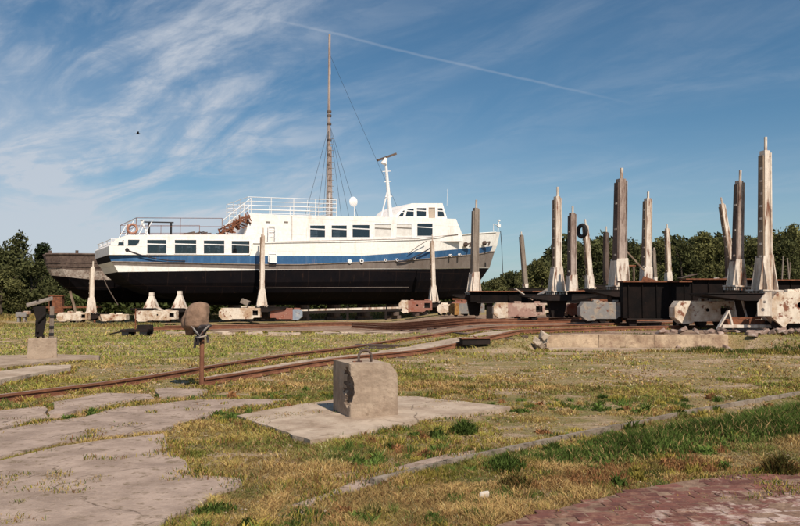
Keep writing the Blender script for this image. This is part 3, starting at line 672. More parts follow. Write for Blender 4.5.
# vertical weld on the white step wall, vent
for px in (292,): p1 = P3(px, 216, T2-.01); p2 = P3(px, 240, T2-.01); MB().beam(p1, p2, .04, .02).build('pipe', 'hull_beige', ship)
for px in (286, 268): p = Vector(P3(px, 222, T2-.02)); MB().box(p, (.3, .04, .08)).build('vent', 'deck_grey', ship)
p1 = Vector(P3(253, 242.6, .3)); p2 = Vector(P3(462, 234.5, .3))
# cabin ledge moulding
pts = [P3(px, py, T2-.02) for px, py in ((252, 242.6), (300, 241.5), (360, 240.2), (417, 238.8), (458, 234.6))]; MB().tube(pts, .035, 5).build('ledge_moulding', 'hull_beige', ship)
# radar mast
b = MB(); base = Vector(P3(390.5, 217.5, 1.6)); top = Vector(P3(385.5, 160, 1.6)); b.tube([base, top], [.17, .09], 10); rm = b.build('radar_mast', 'white_pipe', ship)
b = MB()
for f_, w_ in ((.8, .35), (.62, .28), (.36, .3)): m_ = base.lerp(top, f_); b.beam(m_+Vector((-w_, 0, -.03)), m_+Vector((w_, 0, .06)), .05)
b.build('mast_arm', 'white_pipe', rm)
b = MB(); b.tube([top+Vector((-.15, 0, -.3)), top+Vector((0, 0, .12))], [.24, .15], 8); b.build('radar_pedestal', 'white_pipe', rm)
b = MB(); b.beam(Vector(P3(377.2, 160.5, 1.6)), Vector(P3(396, 153.8, 1.6)), .2, .16); b.build('radar_scanner', 'timber_dark', rm)
b = MB(); b.tube([base+Vector((-.7, .2, -.1)), base.lerp(top, .5)], .06); b.build('mast_strut', 'white_pipe', rm)
# dish on a pole
p = Vector(P3(354.5, 217, 1.2)); pt = Vector(P3(354.5, 204, 1.2)); dsh = MB().tube([p, pt], .035).build('aerial_pole', 'white_pipe', ship)
b = MB()
for k in range(5): b.v += [tuple(pt+Vector((-.1+math.cos(j/12*6.283)*.33*k/4, -.1-.02+.09*(k/4)**2, .15+math.sin(j/12*6.283)*.36*k/4))) for j in range(12)]
for k in range(4):
    for j in range(12): b.f.append((k*12+j, k*12+(j+1) % 12, (k+1)*12+(j+1) % 12, (k+1)*12+j)); b.m.append(0)
b.build('round_reflector', 'white_pipe', dsh, fixn=False)
for px, y1, y2 in ((447, 206, 189), (329, 216, 193), (307, 214, 200)): p1 = P3(px, y1, 1.4); p2 = P3(px+.6, y2, 1.4); MB().tube([p1, p2], .015, 4).build('whip_aerial', 'white_pipe', ship)
# bow fittings
s_, z = sz(500, 232, BH); b = MB(); b.tube([(s_-.25, BH, z-.3), (s_-.1, BH, z+.95)], .04); b.box((s_-.12, BH, z+.5), (.25, .2, .25)); b.box((s_-.1, BH, z+.95), (.16, .16, .12)); b.tube([(s_-.9, BH-.3, z), (s_-.9, BH-.3, z+.6), (s_-.2, BH, z+.5)], .03); b.build('bow_fairlead', 'white_pipe', ship)
b = MB(); b.tube([(s_+.02, BH-.05, z+.1), (s_+.1, BH-.1, z-1.2), (s_+.2, BH-.1, z-3.6)], .03, 5); b.build('hanging_chain', 'dark_paint', ship)
# mooring ropes
def rope(name, pts, r_, mt): MB().tube(catmull([Vector(p) for p in pts], 6), r_, 5).build(name, mt, ship)
rope('rope', [side_pt(127, 250.5, .2), side_pt(145, 256.5, .16), side_pt(165, 260.3, .12), side_pt(185, 261, .08)], .035, 'dark_rope')
rope('rope', [P3(426.5, 241, -.1), P3(417, 247, -.08), P3(408, 254, -.05)], .025, 'rope')
rope('rope', [side_pt(432, 246, .3), side_pt(418, 255, .12), side_pt(407, 260, .1), side_pt(397, 262, .08)], .05, 'dark_rope')
rope('rope', [P3(103, 277, .3), P3(108, 288, .1), P3(118, 305, -.1)], .03, 'rope')
# lifebuoy hanging on the companion rails
def torus(c, Rr, r_, ax='y', n=14, m=7):
    b_ = MB()
    for i in range(n):
        for j in range(m):
            a1 = 6.2832*i/n; a2 = 6.2832*j/m; rr = Rr+r_*math.cos(a2); b_.v.append((c[0]+rr*math.cos(a1), c[1]+r_*math.sin(a2), c[2]+rr*math.sin(a1)) if ax == 'y' else (c[0]+rr*math.cos(a1), c[1]+rr*math.sin(a1), c[2]+r_*math.sin(a2)))
    for i in range(n):
        for j in range(m): b_.f.append((i*m+j, ((i+1) % n)*m+j, ((i+1) % n)*m+(j+1) % m, i*m+(j+1) % m)); b_.m.append(0)
    return b_
wp = ship.matrix_basis
def ship_world(p): return Matrix.Translation(O) @ Matrix.Rotation(TH, 4, 'Z') @ Vector(p)
lb = torus((0, 0, 0), .27, .08).build('lifebuoy', 'orange_paint', smooth=True); lb.location = ship_world(P3(132.3, 229, .1)); lb.rotation_euler = (0, 0, TH)
tag(lb, 'faded orange lifebuoy hanging on the rails at the ship stern', 'lifebuoy')

# ------------------------------------------------------------------ the old boat behind, with the tall mast
mat('mast_grey', (.36, .30, .27), (.22, .165, .145), 3, .45, .65, .8, (.12, .06, .045), 6, .6, .7, .3, 30, streak=1)
ob = empty('wooden_boat', O, TH, 'old grey wooden boat with a tall rusty mast behind the ship stern', 'boat')
Tn = 8.2; B2 = 2.1
def c2(pts): return [sz(px, py, Tn) for px, py in pts]
e_st = sz(45.5, 254, Tn+1.2)[0]
lv2 = [([(45, 254), (92, 255), (200, 257)], 1.0, 0.0, 3), ([(45, 258), (92, 258.5), (200, 259)], 1.0, .05, 0), ([(45, 267), (92, 271), (200, 273)], 1.0, .25, 1), ([(48, 274), (92, 279.5), (200, 281)], .97, .5, 2), ([(55, 283), (92, 290), (200, 290)], .85, 1.3, 2), ([(60, 292), (92, 299), (200, 300)], .5, 2.6, 2), ([(62, 298), (92, 303), (200, 303)], .06, 3.6, 2)]
h2 = MB(); U2 = np.linspace(0, 1, 26); rows2 = []
for pts, bf, ds, mi in lv2:
    cc = c2(pts); cc = [(p[0]-cc[0][0]+e_st, p[1]) for p in cc]; row = []
    for u in U2:
        s_ = e_st+ds+(20-ds)*u; w_ = B2*bf*(min(1, .35+.65*(u/.18)**.5) if u < .18 else (1 if u < .55 else 1-((u-.55)/.45)**2)); row.append((s_, w_, float(np.interp(s_, [p[0] for p in cc], [p[1] for p in cc]))))
    rows2.append(row)
n2 = len(U2)
for sg in (-1, 1):
    for row in rows2: h2.v += [(s_, Tn+B2+sg*w_, z) for s_, w_, z in row]
o_ = n2*len(rows2)
for sd_ in (0, 1):
    for r_ in range(len(rows2)-1):
        for k in range(n2-1): a0 = sd_*o_+r_*n2+k; h2.f.append((a0, a0+1, a0+n2+1, a0+n2)); h2.m.append(lv2[r_][3] if lv2[r_][3] < 3 else 0)
for r_ in range(len(rows2)-1): h2.f.append((r_*n2, (r_+1)*n2, o_+(r_+1)*n2, o_+r_*n2)); h2.m.append(lv2[r_][3] if lv2[r_][3] < 3 else 0)
for k in range(n2-1): h2.f.append((n2+k, n2+k+1, o_+n2+k+1, o_+n2+k)); h2.m.append(1)
mat('old_planks', (.12, .085, .068), (.07, .048, .04), 4, .42, .62, .9, (.05, .035, .03), 8, .56, .7, .6, 30)
mat('old_paint', (.42, .37, .32), (.24, .18, .15), 3, .42, .6, .8, (.12, .09, .07), 8, .52, .64, .5, 30)
h2.build('hull', ['old_planks', 'old_paint', 'hull_black'], ob)
for sg in (-1, 1): MB().tube([(s_, Tn+B2+sg*(w_+.03), z+.06) for s_, w_, z in rows2[0]], .075, 6).build('cap_rail', 'timber_dark', ob)
for j, fz in enumerate((.35, .7)):
    MB().tube([(rows2[1][k][0], Tn+B2-rows2[1][k][1]-.02, rows2[1][k][2]*(1-fz)+rows2[2][k][2]*fz) for k in range(n2)], .02, 4).build('plank_seam', 'timber_dark', ob)
b = MB()
for k in range(0, 10, 2): s_, w_, z = rows2[0][k]; b.box((s_+.3, Tn+B2-w_*.9, z+.18), (.18, .18, .3))
b.build('bollard', 'timber_dark', ob)
mT = Tn+B2; ms, mz0 = sz(329, 240, mT); mz1 = sz(328.5, 34, mT)[1]
hm = mz1-mz0
b = MB(); b.tube([(ms, mT, mz0-2), (ms, mT, mz0+hm*.45)], [.24, .18], 10); b.tube([(ms+.3, mT, mz0), (ms+.16, mT, mz0+hm*.45)], .05, 6); b.tube([(ms-.28, mT, mz0), (ms-.14, mT, mz0+hm*.45)], .05, 6)
b.build('mast', 'mast_grey', ob)
MB().tube([(ms-.05, mT, mz0+hm*.40), (ms-.03, mT, mz0+hm*.985)], [.15, .10], 8).build('topmast', 'mast_grey', ob)
MB().tube([(ms-.03, mT, mz0+hm*.80), (ms-.03, mT, mz1)], [.115, .09], 8).build('mast_tip', 'steel_white', ob)
for f_ in (.36, .41, .48, .56, .60, .62): MB().tube([(ms-.02, mT, mz0+hm*f_-.09), (ms-.02, mT, mz0+hm*f_+.09)], .185, 10).build('mast_band', 'timber_dark', ob)
b = MB()
for k in range(18): b.tube([(ms-.28+.0*k, mT-.2, mz0+k*.5), (ms+.30, mT-.2, mz0+k*.5)], .02, 4)
b.build('mast_step', 'timber_grey', ob)
b = MB(); tp = Vector((ms, mT, mz0+hm*.56))
for dx, dy in ((-2.3, -1.8), (-1.6, -1.9), (1.7, -1.8), (2.9, -1.7), (-2.3, 1.8), (2.5, 1.8)): b.tube([tp, (ms+dx, mT+dy, mz0-1.2)], .014, 4)
b.tube([(ms, mT, mz0+hm*.9), (ms+9, mT, mz0-1.5)], .013, 4); b.build('stay', 'dark_rope', ob)
# brown shed-like block and props under the old boat
o = empty('rusty_tank', at(56.5, 306, 49.5).xy.to_3d(), R(15), 'rust brown steel box standing under the grey boat stern', 'steel box')
w = MB().box((0, 0, 1.15), (.82, .8, 1.15)).build('box', 'rusty', o, bevel=.02); MB().box((0, 0, 1.75), (.9, .88, .06)).build('lid', 'rusty', o); b = MB(); [b.box((sx*.33, sy*.33, .29), (.08, .08, .58)) for sx in (-1, 1) for sy in (-1, 1)]; b.build('stand', 'rusty', o)
o = empty('shore_prop', at(75, 312, 48.5).xy.to_3d(), 0, 'leaning rusty timber prop under the grey boat stern', 'prop')
MB().beam((-.35, 0, 2.05), (.1, 0, .55), .12).build('strut', 'timber_tan', o); MB().beam((-2.2, .2, 1.0), (1.6, .2, 1.02), .12).build('cross_beam', 'rusty', o); b = MB(); b.box((-.9, .2, .5), (.1, .1, 1.0)); b.box((1.2, .2, .5), (.1, .1, 1.0)); b.build('trestle_leg', 'rusty', o); MB().box((.12, 0, .29), (.2, .2, .56)).build('foot_block', 'timber_dark', o)

# ------------------------------------------------------------------ cradles
def circ(cx_, cz_, r_, n=12): return [(cx_+r_*math.cos(6.2832*k/n), cz_+r_*math.sin(6.2832*k/n)) for k in range(n)]
def bogie(par, x, y, z0, Ln, h, mt, rz=0, flip=False, mt2=None, square=True, rnd=True, dep=.55):
    """box girder bogie: two side plates with real openings, top plate, end plates, wheels"""
    f_ = -1 if flip else 1; Lh = Ln/2; Mr = Matrix.Rotation(rz, 3, 'Z')
    out = [(-Lh, .30*h), (-Lh, .72*h), (-Lh+.22*h, h), (Lh-.05, h), (Lh, .94*h), (Lh, .22*h), (Lh-.5*h, .22*h), (Lh-.62*h, .10*h), (-Lh*.35, .10*h), (-Lh*.45, .0), (-Lh+.35*h, 0)]
    holes = []
    if square: holes.append([(Lh-.62*h, .40*h), (Lh-.62*h, .80*h), (Lh-.18*h, .80*h), (Lh-.18*h, .40*h)])
    if rnd: holes.append(circ(.05*Ln, .62*h, .085*h))
    hd = [[(f_*a_, b_) for a_, b_ in lp] for lp in holes]; od = [(f_*a_, b_) for a_, b_ in out]
    bg_ = MB()
    tr_ = lambda a_, yy, b_: Mr @ Vector((a_, yy, b_))+Vector((x, y, z0+.14*h))
    for y1, y2 in ((-dep/2, -dep/2+.03), (dep/2-.03, dep/2)): bg_.plate([od]+hd, lambda a_, b_, sd_: tr_(a_, y2 if sd_ else y1, b_), .03)
    for i in range(len(od)):
        (a1, b1), (a2, b2) = od[i], od[(i+1) % len(od)]
        bg_.add([tr_(a1, -dep/2+.031, b1-.002), tr_(a2, -dep/2+.031, b2-.002), tr_(a2, dep/2-.031, b2-.002), tr_(a1, dep/2-.031, b1-.002)], [(0, 1, 2, 3)])
    o = bg_.build('bogie', mt, par)
    ins_ = MB(); ins_.box(tr_(0, 0, .45*h), (Ln*.8, dep*.5, .5*h), 0, Mr); ins_.build('inner_frame', 'steel_dark', o)
    if mt2:
        e = MB(); e.plate([[(f_*(-Lh-.01), .28*h), (f_*(-Lh-.01), .73*h), (f_*(-Lh+.2*h), 1.02*h), (f_*(-Lh*.45), 1.02*h), (f_*(-Lh*.45), .02*h), (f_*(-Lh+.35*h), -.01)]], lambda a_, b_, sd_: tr_(a_, (dep/2+.012) if sd_ else (-dep/2-.012), b_), 1); e.build('end_box', mt2, o)
    for k, wx in enumerate((-Lh*.62, -Lh*.05, Lh*.58)):
        for sy in (-1, 1):
            c_ = tr_(f_*wx, sy*dep*.28, .0); wheel = MB().tube([c_+Mr @ Vector((0, -.05, .05*h)), c_+Mr @ Vector((0, .05, .05*h))], .19*h+.0, 12); wheel.build('wheel', 'steel_dark', o)
    # weld ribs and small clutter on top
    for k in range(3): b_ = MB(); b_.box(tr_(random.uniform(-Lh*.5, Lh*.8), random.uniform(-.1, .1), h*1.03+.02), (random.uniform(.15, .45), .2, random.uniform(.05, .12)), 0, Mr, .01); b_.build('clamp', mt, o)
    return o
def post(par, x, y, z0, h, w, lean=0., style='steel', rz=R(16), seed=0, foot=True, fs=1., cleats=7, leany=0):
    rnd_ = random.Random(seed); M = Matrix.Translation((x, y, z0)) @ Matrix.Rotation(lean, 4, 'Y') @ Matrix.Rotation(leany, 4, 'X') @ Matrix.Rotation(rz, 4, 'Z')
    w *= .75
    def bx(b_, c_, d_, jit=0): o_ = len(b_.v); b_.box(c_, d_, 0, None, jit); b_.v[o_:] = [tuple(M @ Vector(p)) for p in b_.v[o_:]]
    def fr(b_, c_, a_, t_, hh, mi=0): o_ = len(b_.v); b_.frus(c_, a_, t_, hh, mi); b_.v[o_:] = [tuple(M @ Vector(p)) for p in b_.v[o_:]]
    st_ = MB(); tm = MB()
    # steel channel: back web and two flanges; timber fender in it, facing the cradle's middle (-x)
    smat = {'steel': 'steel_white', 'dark': 'timber_dark', 'grey': 'timber_grey', 'mix': 'post_weathered'}[style]; tmat = {'steel': 'timber_tan', 'dark': 'timber_dark', 'grey': 'timber_grey', 'mix': 'timber_dark'}[style]
    sm2 = 'steel_white' if style != 'dark' else 'timber_grey'
    fr(st_, (.04*w, 0, 0), (.72*w, .9*w, 0), (.58*w, .68*w, 0), h*.965)
    fr(st_, (.40*w, .0, 0), (.06, 1.05*w, 0), (.05, .8*w, 0), h*.95)
    st_.build('post', smat if style != 'grey' else 'timber_grey', par)
    fr(tm, (-.37*w, 0, .25*fs), (.22*w, .80*w, 0), (.16*w, .60*w, 0), h*.93-.25*fs); tm.build('timber_fender', tmat, par)
    if cleats:
        for k in range(cleats):
            cl_ = MB(); zz = .9*fs+(h*.9-.9*fs)*(k+.3)/cleats; ww = w*(1-.2*zz/h); bx(cl_, (-.50*ww, -.10*w, zz), (.08*w+.02, .30*w, .07)); bx(cl_, (-.05*w, -.47*ww, zz), (.22*w, .04, .07)) if k == 99 else None; cl_.build('cleat', sm2, par)
    tp_ = MB(); p1 = M @ Vector((.05, 0, h*.94)); p2 = M @ Vector((.05, 0, h+.28*fs)); tp_.tube([p1, p2], .12*w+.01, 8); tp_.build('top_peg', 'steel_white', par)
    if foot:
        ft = MB(); fh = 1.08*fs; fw = .68*fs
        for sy in (-1, 1):  # gusset plates on both faces
            o_ = len(ft.v); ft.plate([[(-fw/2, 0), (-fw/2, .09*fs), (-.5*w-.02, fh*.96), (.5*w+.02, fh), (fw/2, .09*fs), (fw/2, 0)]], lambda a_, b_, sd_: (a_, sy*(w*.45+(.03 if sd_ else .0)), b_), .03); ft.v[o_:] = [tuple(M @ Vector(p)) for p in ft.v[o_:]]
            o_ = len(ft.v); ft.plate([[(-fw/2, 0), (-fw/2, .09*fs), (-.46*w, fh*.9), (.46*w, fh*.9), (fw/2, .09*fs), (fw/2, 0)]], lambda a_, b_, sd_: (sy*(w*.53+(.03 if sd_ else .0)), a_, b_), .03); ft.v[o_:] = [tuple(M @ Vector(p)) for p in ft.v[o_:]]
        bx(ft, (0, 0, -.02), (fw*1.1, fw*1.1, .05)); ft.build('post_foot', 'steel_white', par)
        bo = MB()
        for k in range(5):
            for sy in (-1, 1): bx(bo, ((k-2)*fw*.24, sy*fw*.42, -.10*fs), (.05, .05, .16*fs)); bx(bo, (sy*fw*.42, (k-2)*fw*.24, -.10*fs), (.05, .05, .16*fs))
        bo.build('bolt', 'steel_white', par)
def platform(par, x, y, z, w, d, th=.16, mt='steel_dark', drop=.28):
    """winged top plate: thin at the tips, deep over the column"""
    b_ = MB(); b_.plate([[(-w/2, 0), (-w/2, -.06), (-w*.14, -drop), (w*.14, -drop), (w/2, -.06), (w/2, 0)]], lambda a_, b2, sd_: (x+a_, y+(d/2 if sd_ else -d/2), z+b2), d); b_.build('platform', mt, par)
    MB().box((x, y, z+.012), (w*1.02, d*1.04, .03)).build('top_plate', mt, par)
def column(par, x, y, z0, z1, w, mt='steel_dark', web=None):
    MB().frus((x, y, z0), (w*.62, w*.62, 0), (w, w*.8, 0), z1-z0).build('column', mt, par)
    if web:
        b_ = MB(); b_.plate([[(-.28*w, 0), (-.28*w, .1), (-.55*w, z1-z0), (-.45*w, z1-z0), (-.18*w, 0)]], lambda a_, b2, sd_: (x+a_, y-w*.42-(.04 if sd_ else 0), z0+b2), .04); b_.plate([[(-.02*w, 0), (.36*w, z1-z0), (.75*w, z1-z0), (.3*w, 0)]], lambda a_, b2, sd_: (x+a_, y-w*.42-(.04 if sd_ else 0), z0+b2), .04); b_.build('column_web', web, par)
GC = 'wheeled steel boat cradles of the slipway yard'
def cradle(px, Y, label, base=None, rz=0, name='boat_cradle'):
    x = (px-400)/F*Y; return empty(name, (x, Y, float(H(x, Y))+.12), rz, label, 'boat cradle', GC)
def loc(par, px, Y, py=300):
    p = at(px, py, Y); return p.x-par.location.x, p.y-par.location.y, p.z-par.location.z
# --- under the ship, left to right
def simple_cradle(px, ytop, ybase, Y, label, w, style, bogs, lean=0, pw=3.4, seed=0, foot=1., cleats=6, post_=True, rz=R(16)):
    c_ = cradle(px, Y, label); zb = loc(c_, px, Y, ybase)[2]; h = (ybase-ytop)/F*Y
    platform(c_, 0, 0, zb-.16*foot, pw, 1.3*foot); column(c_, 0, 0, .12, zb-.3, .8)
    if post_: post(c_, 0, 0, zb, h-.25, w, lean, style, rz, seed, True, foot, cleats)
    for (x0, x1, y0, y1, mt, flip, mt2, sq, rd, dY) in bogs:
        xm = loc(c_, (x0+x1)/2, Y+dY)[0]; Ln = (x1-x0)/F*(Y+dY); hh = (y1-y0)/F*(Y+dY); bogie(c_, xm, dY, 0, Ln, hh/1.08, mt, 0, flip, mt2, sq, rd)
    return c_
c = simple_cradle(92, 261, 312, 46.5, 'boat cradle with pinkish post in front of the ship stern corner', .40, 'steel', [(59, 89, 318, 327.5, 'bogie_white', False, None, True, False, -1.2), (101, 128, 316.5, 324, 'bogie_white', False, None, False, False, -.3)], pw=2.6, seed=1, foot=.85)
# two short stumps
for px, yt, yb, lab, dY in ((152, 292.5, 308, 'short white gusset stump of a cradle under the ship, nearer the stern', 0), (180, 291, 308, 'short white gusset stump of a cradle just left of the sack', 0)):
    c = cradle(px, 45.5, lab); zb = loc(c, px, 45.5, yb)[2]; platform(c, 0, 0, zb-.04, 2.2, 1.1, drop=.2); column(c, 0, 0, .1, zb-.2, .7)
    hh = (yb-yt)/F*45.5; b = MB(); b.frus((0, 0, zb), (.78, .7, 0), (.2, .2, 0), hh*.84); b.build('stump', 'steel_white', c); MB().frus((0, 0, zb+hh*.8), (.27, .25, 0), (.24, .22, 0), hh*.2).build('stump_cap', 'steel_white', c)
    b = MB(); b.beam((.45, -.5, zb+.06), (1.25, -.8, zb-.26), .28, .05); b.build('loose_plate', 'steel_white', c)
    if px == 152: x_ = loc(c, 157, 44.6)[0]; bogie(c, x_, -.9, 0, 41/F*44.6, .64, 'bogie_white')
c = simple_cradle(262, 228, 305, 47.6, 'boat cradle with slim pale post standing before the middle of the ship', .42, 'steel', [(220, 261, 313.5, 326.5, 'bogie_white', False, None, True, False, -.6), (271, 302, 313, 324.5, 'bogie_red', True, 'bogie_blue', False, False, -.2)], pw=3.2, seed=2, foot=.95)
b = MB(); b.box((-1.0, -.2, loc(c, 240, 47.6, 302)[2]), (.5, .4, .28), 0, Matrix.Rotation(.4, 3, 'Y'), .03); b.build('loose_block', 'timber_grey', c)
c = simple_cradle(433.5, 235, 301, 53, 'boat cradle with slim white post at the forward windows of the ship', .40, 'steel', [(399, 432, 307, 320.5, 'bogie_red', False, 'bogie_white', True, True, -1.5), (437, 452, 312.5, 323, 'bogie_white', False, None, False, False, -3.5)], pw=3.0, seed=3, foot=1.0, lean=R(-1.5))
c = simple_cradle(474, 200, 292, 40, 'boat cradle with thick grey timber post in front of the ship bow', .50, 'grey', [(449, 484, 304, 316, 'bogie_grey', False, 'yellow_rust', False, False, 2.5)], pw=2.2, seed=4, foot=1.0, cleats=0, lean=R(1.2), rz=R(22))
# long pale beam under the hull
o = empty('steel_beam', (0, 0, 0), 0, 'long straight white beam lying on the cradles under the ship', 'beam')
pa = at(291, 310.5, 49); pb = at(402, 307.5, 51); MB().beam(pa, pb, .14, .12).build('beam', 'steel_white', o); MB().beam(pa-Vector((0, 0, .16)), pb-Vector((0, 0, .16)), .1, .16).build('underside', 'steel_dark', o); b = MB(); [b.box((pa.lerp(pb, t_).x, pa.lerp(pb, t_).y, .6), (.15, .15, 1.0)) for t_ in (.15, .5, .85)]; b.build('leg', 'steel_dark', o)
# keel blocks
for k in range(9):
    s_ = 6+k*2.45; p = ship_world((s_, BH, 0)); o = empty('keel_block', (p.x, p.y, float(H(p.x, p.y))), TH, 'dark timber keel block stack under the ship '+('below the second stern window', 'below the third stern window', 'below the last stern window', 'just behind the slim pale post', 'below the tall mast', 'below the first white-blinded window', 'below the radar mast', 'below the wheelhouse', 'nearest the bow')[k], 'keel block', 'keel block stacks under the ship')
    zt_ = kz-.21-o.location.z
    for j in range(4): MB().box((0, 0, zt_*(j+.5)/4), (.5 if j % 2 else 1.2, 1.2 if j % 2 else .5, zt_/4-.006)).build('timber', 'timber_dark', o)
# --- right-hand group
def big_cradle(px, ytop, ybase, w, label, style, lean=0, pw=2.6, seed=0, cleats=7, hreal=5.1, foot=1., Y=None, rz=R(16), bogs=(), plat=True, offs=0):
    Y = Y or hreal/(ybase-ytop)*F; c_ = cradle(px, Y, label); zb = loc(c_, px, Y, ybase)[2]; h = (ybase-ytop)/F*Y
    if plat: platform(c_, 0, 0, zb-.17*foot, pw, 1.4); column(c_, 0, 0, .1, zb-.4, .9)
    post(c_, 0, 0, zb, h-.28, w, lean, style, rz, seed, True, foot, cleats)
    for (x0, x1, y0, y1, mt, flip, mt2, sq, rd, dY) in bogs:
        xm = loc(c_, (x0+x1)/2, Y+dY)[0]; Ln = (x1-x0)/F*(Y+dY); hh = (y1-y0)/F*(Y+dY); bogie(c_, xm, dY, 0, Ln, hh/1.08, mt, 0, flip, mt2, sq, rd)
    return c_
big_cradle(525.5, 229, 288, .44, 'distant boat cradle with leaning bare grey post, just right of the ship bow', 'grey', lean=R(-4.5), seed=5, cleats=0, Y=58, foot=.3, rz=R(22))
big_cradle(556.5, 187, 291, .52, 'boat cradle with white post, first tall one right of the bow', 'steel', seed=6, Y=36.5, pw=3.6, foot=1.12, bogs=[(493, 544, 305, 321, 'bogie_pink', False, 'bogie_white', True, False, -1.2)], lean=R(.6))
big_cradle(571.5, 205, 291, .56, 'boat cradle with grey post between white post and tyre post', 'mix', seed=7, Y=42, foot=.85, bogs=[(566, 590, 303, 316, 'bogie_red', False, None, False, False, -2)], lean=R(.8), cleats=3)
c = big_cradle(590, 218, 287.5, .50, 'boat cradle with leaning white post carrying a tyre', 'steel', seed=8, Y=50, foot=.8, lean=R(-4.0), cleats=8)
c = cradle(606, 56, 'distant boat cradle with short dark post left of the thickest timber post'); zb = loc(c, 606, 56, 284)[2]; platform(c, 0, 0, zb-.1, 2.4, 1.2); column(c, 0, 0, .1, zb-.3, .8); post(c, 0, 0, zb, 54/F*56, .5, R(.5), 'dark', R(22), 9, False, 1, 0)
tyre = torus((0, 0, 0), .38, .14).build('tyre', 'rubber', smooth=True); tyre.location = at(582.0, 231, 49.55); tyre.rotation_euler = (0, R(-4), R(-62)); tag(tyre, 'black rubber tyre hung near the top of a leaning white post', 'tyre')
big_cradle(619, 168, 286, .66, 'boat cradle with the thickest dark timber post on a white foot', 'mix', seed=10, Y=32.5, foot=1.12, lean=R(1.6), cleats=3, bogs=[(579, 626, 302, 322, 'bogie_grey', False, 'bogie_grey', False, False, -1.6), (606, 634, 305, 314, 'yellow_rust', False, None, False, False, -1.)])
big_cradle(646, 190, 281, .62, 'boat cradle with white and rust post behind the black cross beam', 'steel', seed=11, Y=43, foot=.75, lean=R(1.8), cleats=7)
big_cradle(668.5, 223, 281, .52, 'distant boat cradle with thin white post in the treeline gap', 'steel', seed=12, Y=62, foot=.7, cleats=5, lean=R(-1.0))
big_cradle(655, 245, 281, .35, 'distant boat cradle with low grey post beside the rusty white one', 'grey', seed=13, Y=60, foot=.3, cleats=0, lean=R(-2))
# near cradle with two posts (J, K) and two bogies; leaning one behind (I)
c = cradle(748, 26.5, 'nearest boat cradle with two tall posts on one winged platform'); Y = 26.5
zb = loc(c, 748, Y, 291)[2]
platform(c, 0, 0, zb-.10, 3.5, 1.7, drop=.24); column(c, 0, 0, .05, zb-.3, .75, 'steel_dark', 'steel_white')
xk, _, zk = loc(c, 762.5, Y, 290); post(c, xk, -.15, zk, 5.1, .50, R(1.25), 'steel', R(16), 20, True, 1.15, 8)
xj, _, zj = loc(c, 736.5, Y+.6, 283); post(c, xj, .6, zj-.1, 3.95, .42, R(2.5), 'mix', R(16), 21, True, .9, 3)
xm = loc(c, 701.5, Y+.6)[0]; bogie(c, xm, .6, 0, 59/F*27.1, .80, 'bogie_white', 0, False, 'bogie_white')
xm = loc(c, 742, Y+1.5)[0]; bogie(c, loc(c, 762, 28.2)[0], 1.9, 0, 1.7, .80, 'bogie_white', 0, True, None, True, False)
xm = loc(c, 791, 24.6)[0]; bogie(c, xm, -1.9, -.05, 54/F*24.6, 1.12, 'bogie_white', 0, False, None, False, True, .8)
bk = MB(); x_, y_, z_ = loc(c, 730, 24.8, 318)
bk.beam((x_-.42, y_, .0), (x_-.05, y_, .62), .16, .05); bk.beam((x_+.1, y_, .0), (x_-.05, y_, .62), .10, .05); bk.box((x_+.5, y_, .10), (1.6, .3, .10)); bk.build('floor_bracket', 'steel_white', c)
bk = MB(); bk.box((x_+.7, y_+.4, .22), (1.5, .5, .16)); bk.box((x_+.6, y_+.2, .36), (1.0, .12, .08)); bk.build('axle_guard', 'rusty', c)
gus = MB(); x_, y_, z_ = loc(c, 768, 24.2, 305); gus.plate([[(-.35, -.35), (-.35, .05), (-.05, .42), (.12, .42), (.12, -.35)], circ(-.12, .1, .05, 8), circ(-.18, -.15, .06, 8)], lambda a_, b_, sd_: (x_+a_, y_-(.02 if sd_ else 0), z_+b_), .02); gus.build('end_gusset', 'steel_white', c)
c = cradle(734, 42, 'boat cradle with slim backward-leaning white post behind the nearest one'); zb = loc(c, 734, 42, 281)[2]; platform(c, 0, 0, zb-.1, 2.6, 1.2); column(c, 0, 0, .1, zb-.3, .8); post(c, 0, 0, zb, 4.55, .44, R(-8.2), 'steel', R(16), 22, True, .7, 6)
c = cradle(727, 50, 'distant boat cradle with dark post half hidden behind the leaning white one'); zb = loc(c, 733, 50, 281)[2]; platform(c, .3, 0, zb-.1, 2.4, 1.2); column(c, .3, 0, .1, zb-.3, .8); post(c, .1, 0, zb, 3.7, .42, R(-1), 'dark', R(22), 23, False, .7, 0)
cl2 = [(523, 40, 1.9, 'bogie_white', 'low whitish bogie in the second row behind the pink one'), (640, 36, 2.2, 'bogie_red', 'reddish bogie in the second row behind the black beam end'), (603, 34.5, 1.7, 'bogie_pink', 'pinkish bogie between the grey bogie and the black beam'), (557, 41, 1.6, 'bogie_white', 'pale bogie under the first tall white post'), (463, 47, 1.6, 'bogie_red', 'rusty bogie left of the bow under the dark beam')]
for px_, Y_c, L_c, m_c, lab_ in cl2:
    x_c = (px_-400)/F*Y_c; o = empty('spare_bogie', (x_c, Y_c, float(H(x_c, Y_c))+.1), R(random.uniform(-8, 8)), lab_, 'bogie', 'spare cradle bogies standing in the second row'); bogie(o, 0, 0, 0, L_c, .72, m_c, 0, random.random() < .5)
    MB().beam((-L_c*.4, .1, .98), (L_c*.45, -.1, .93), .14, .1).build('drawbar', 'rusty', o)
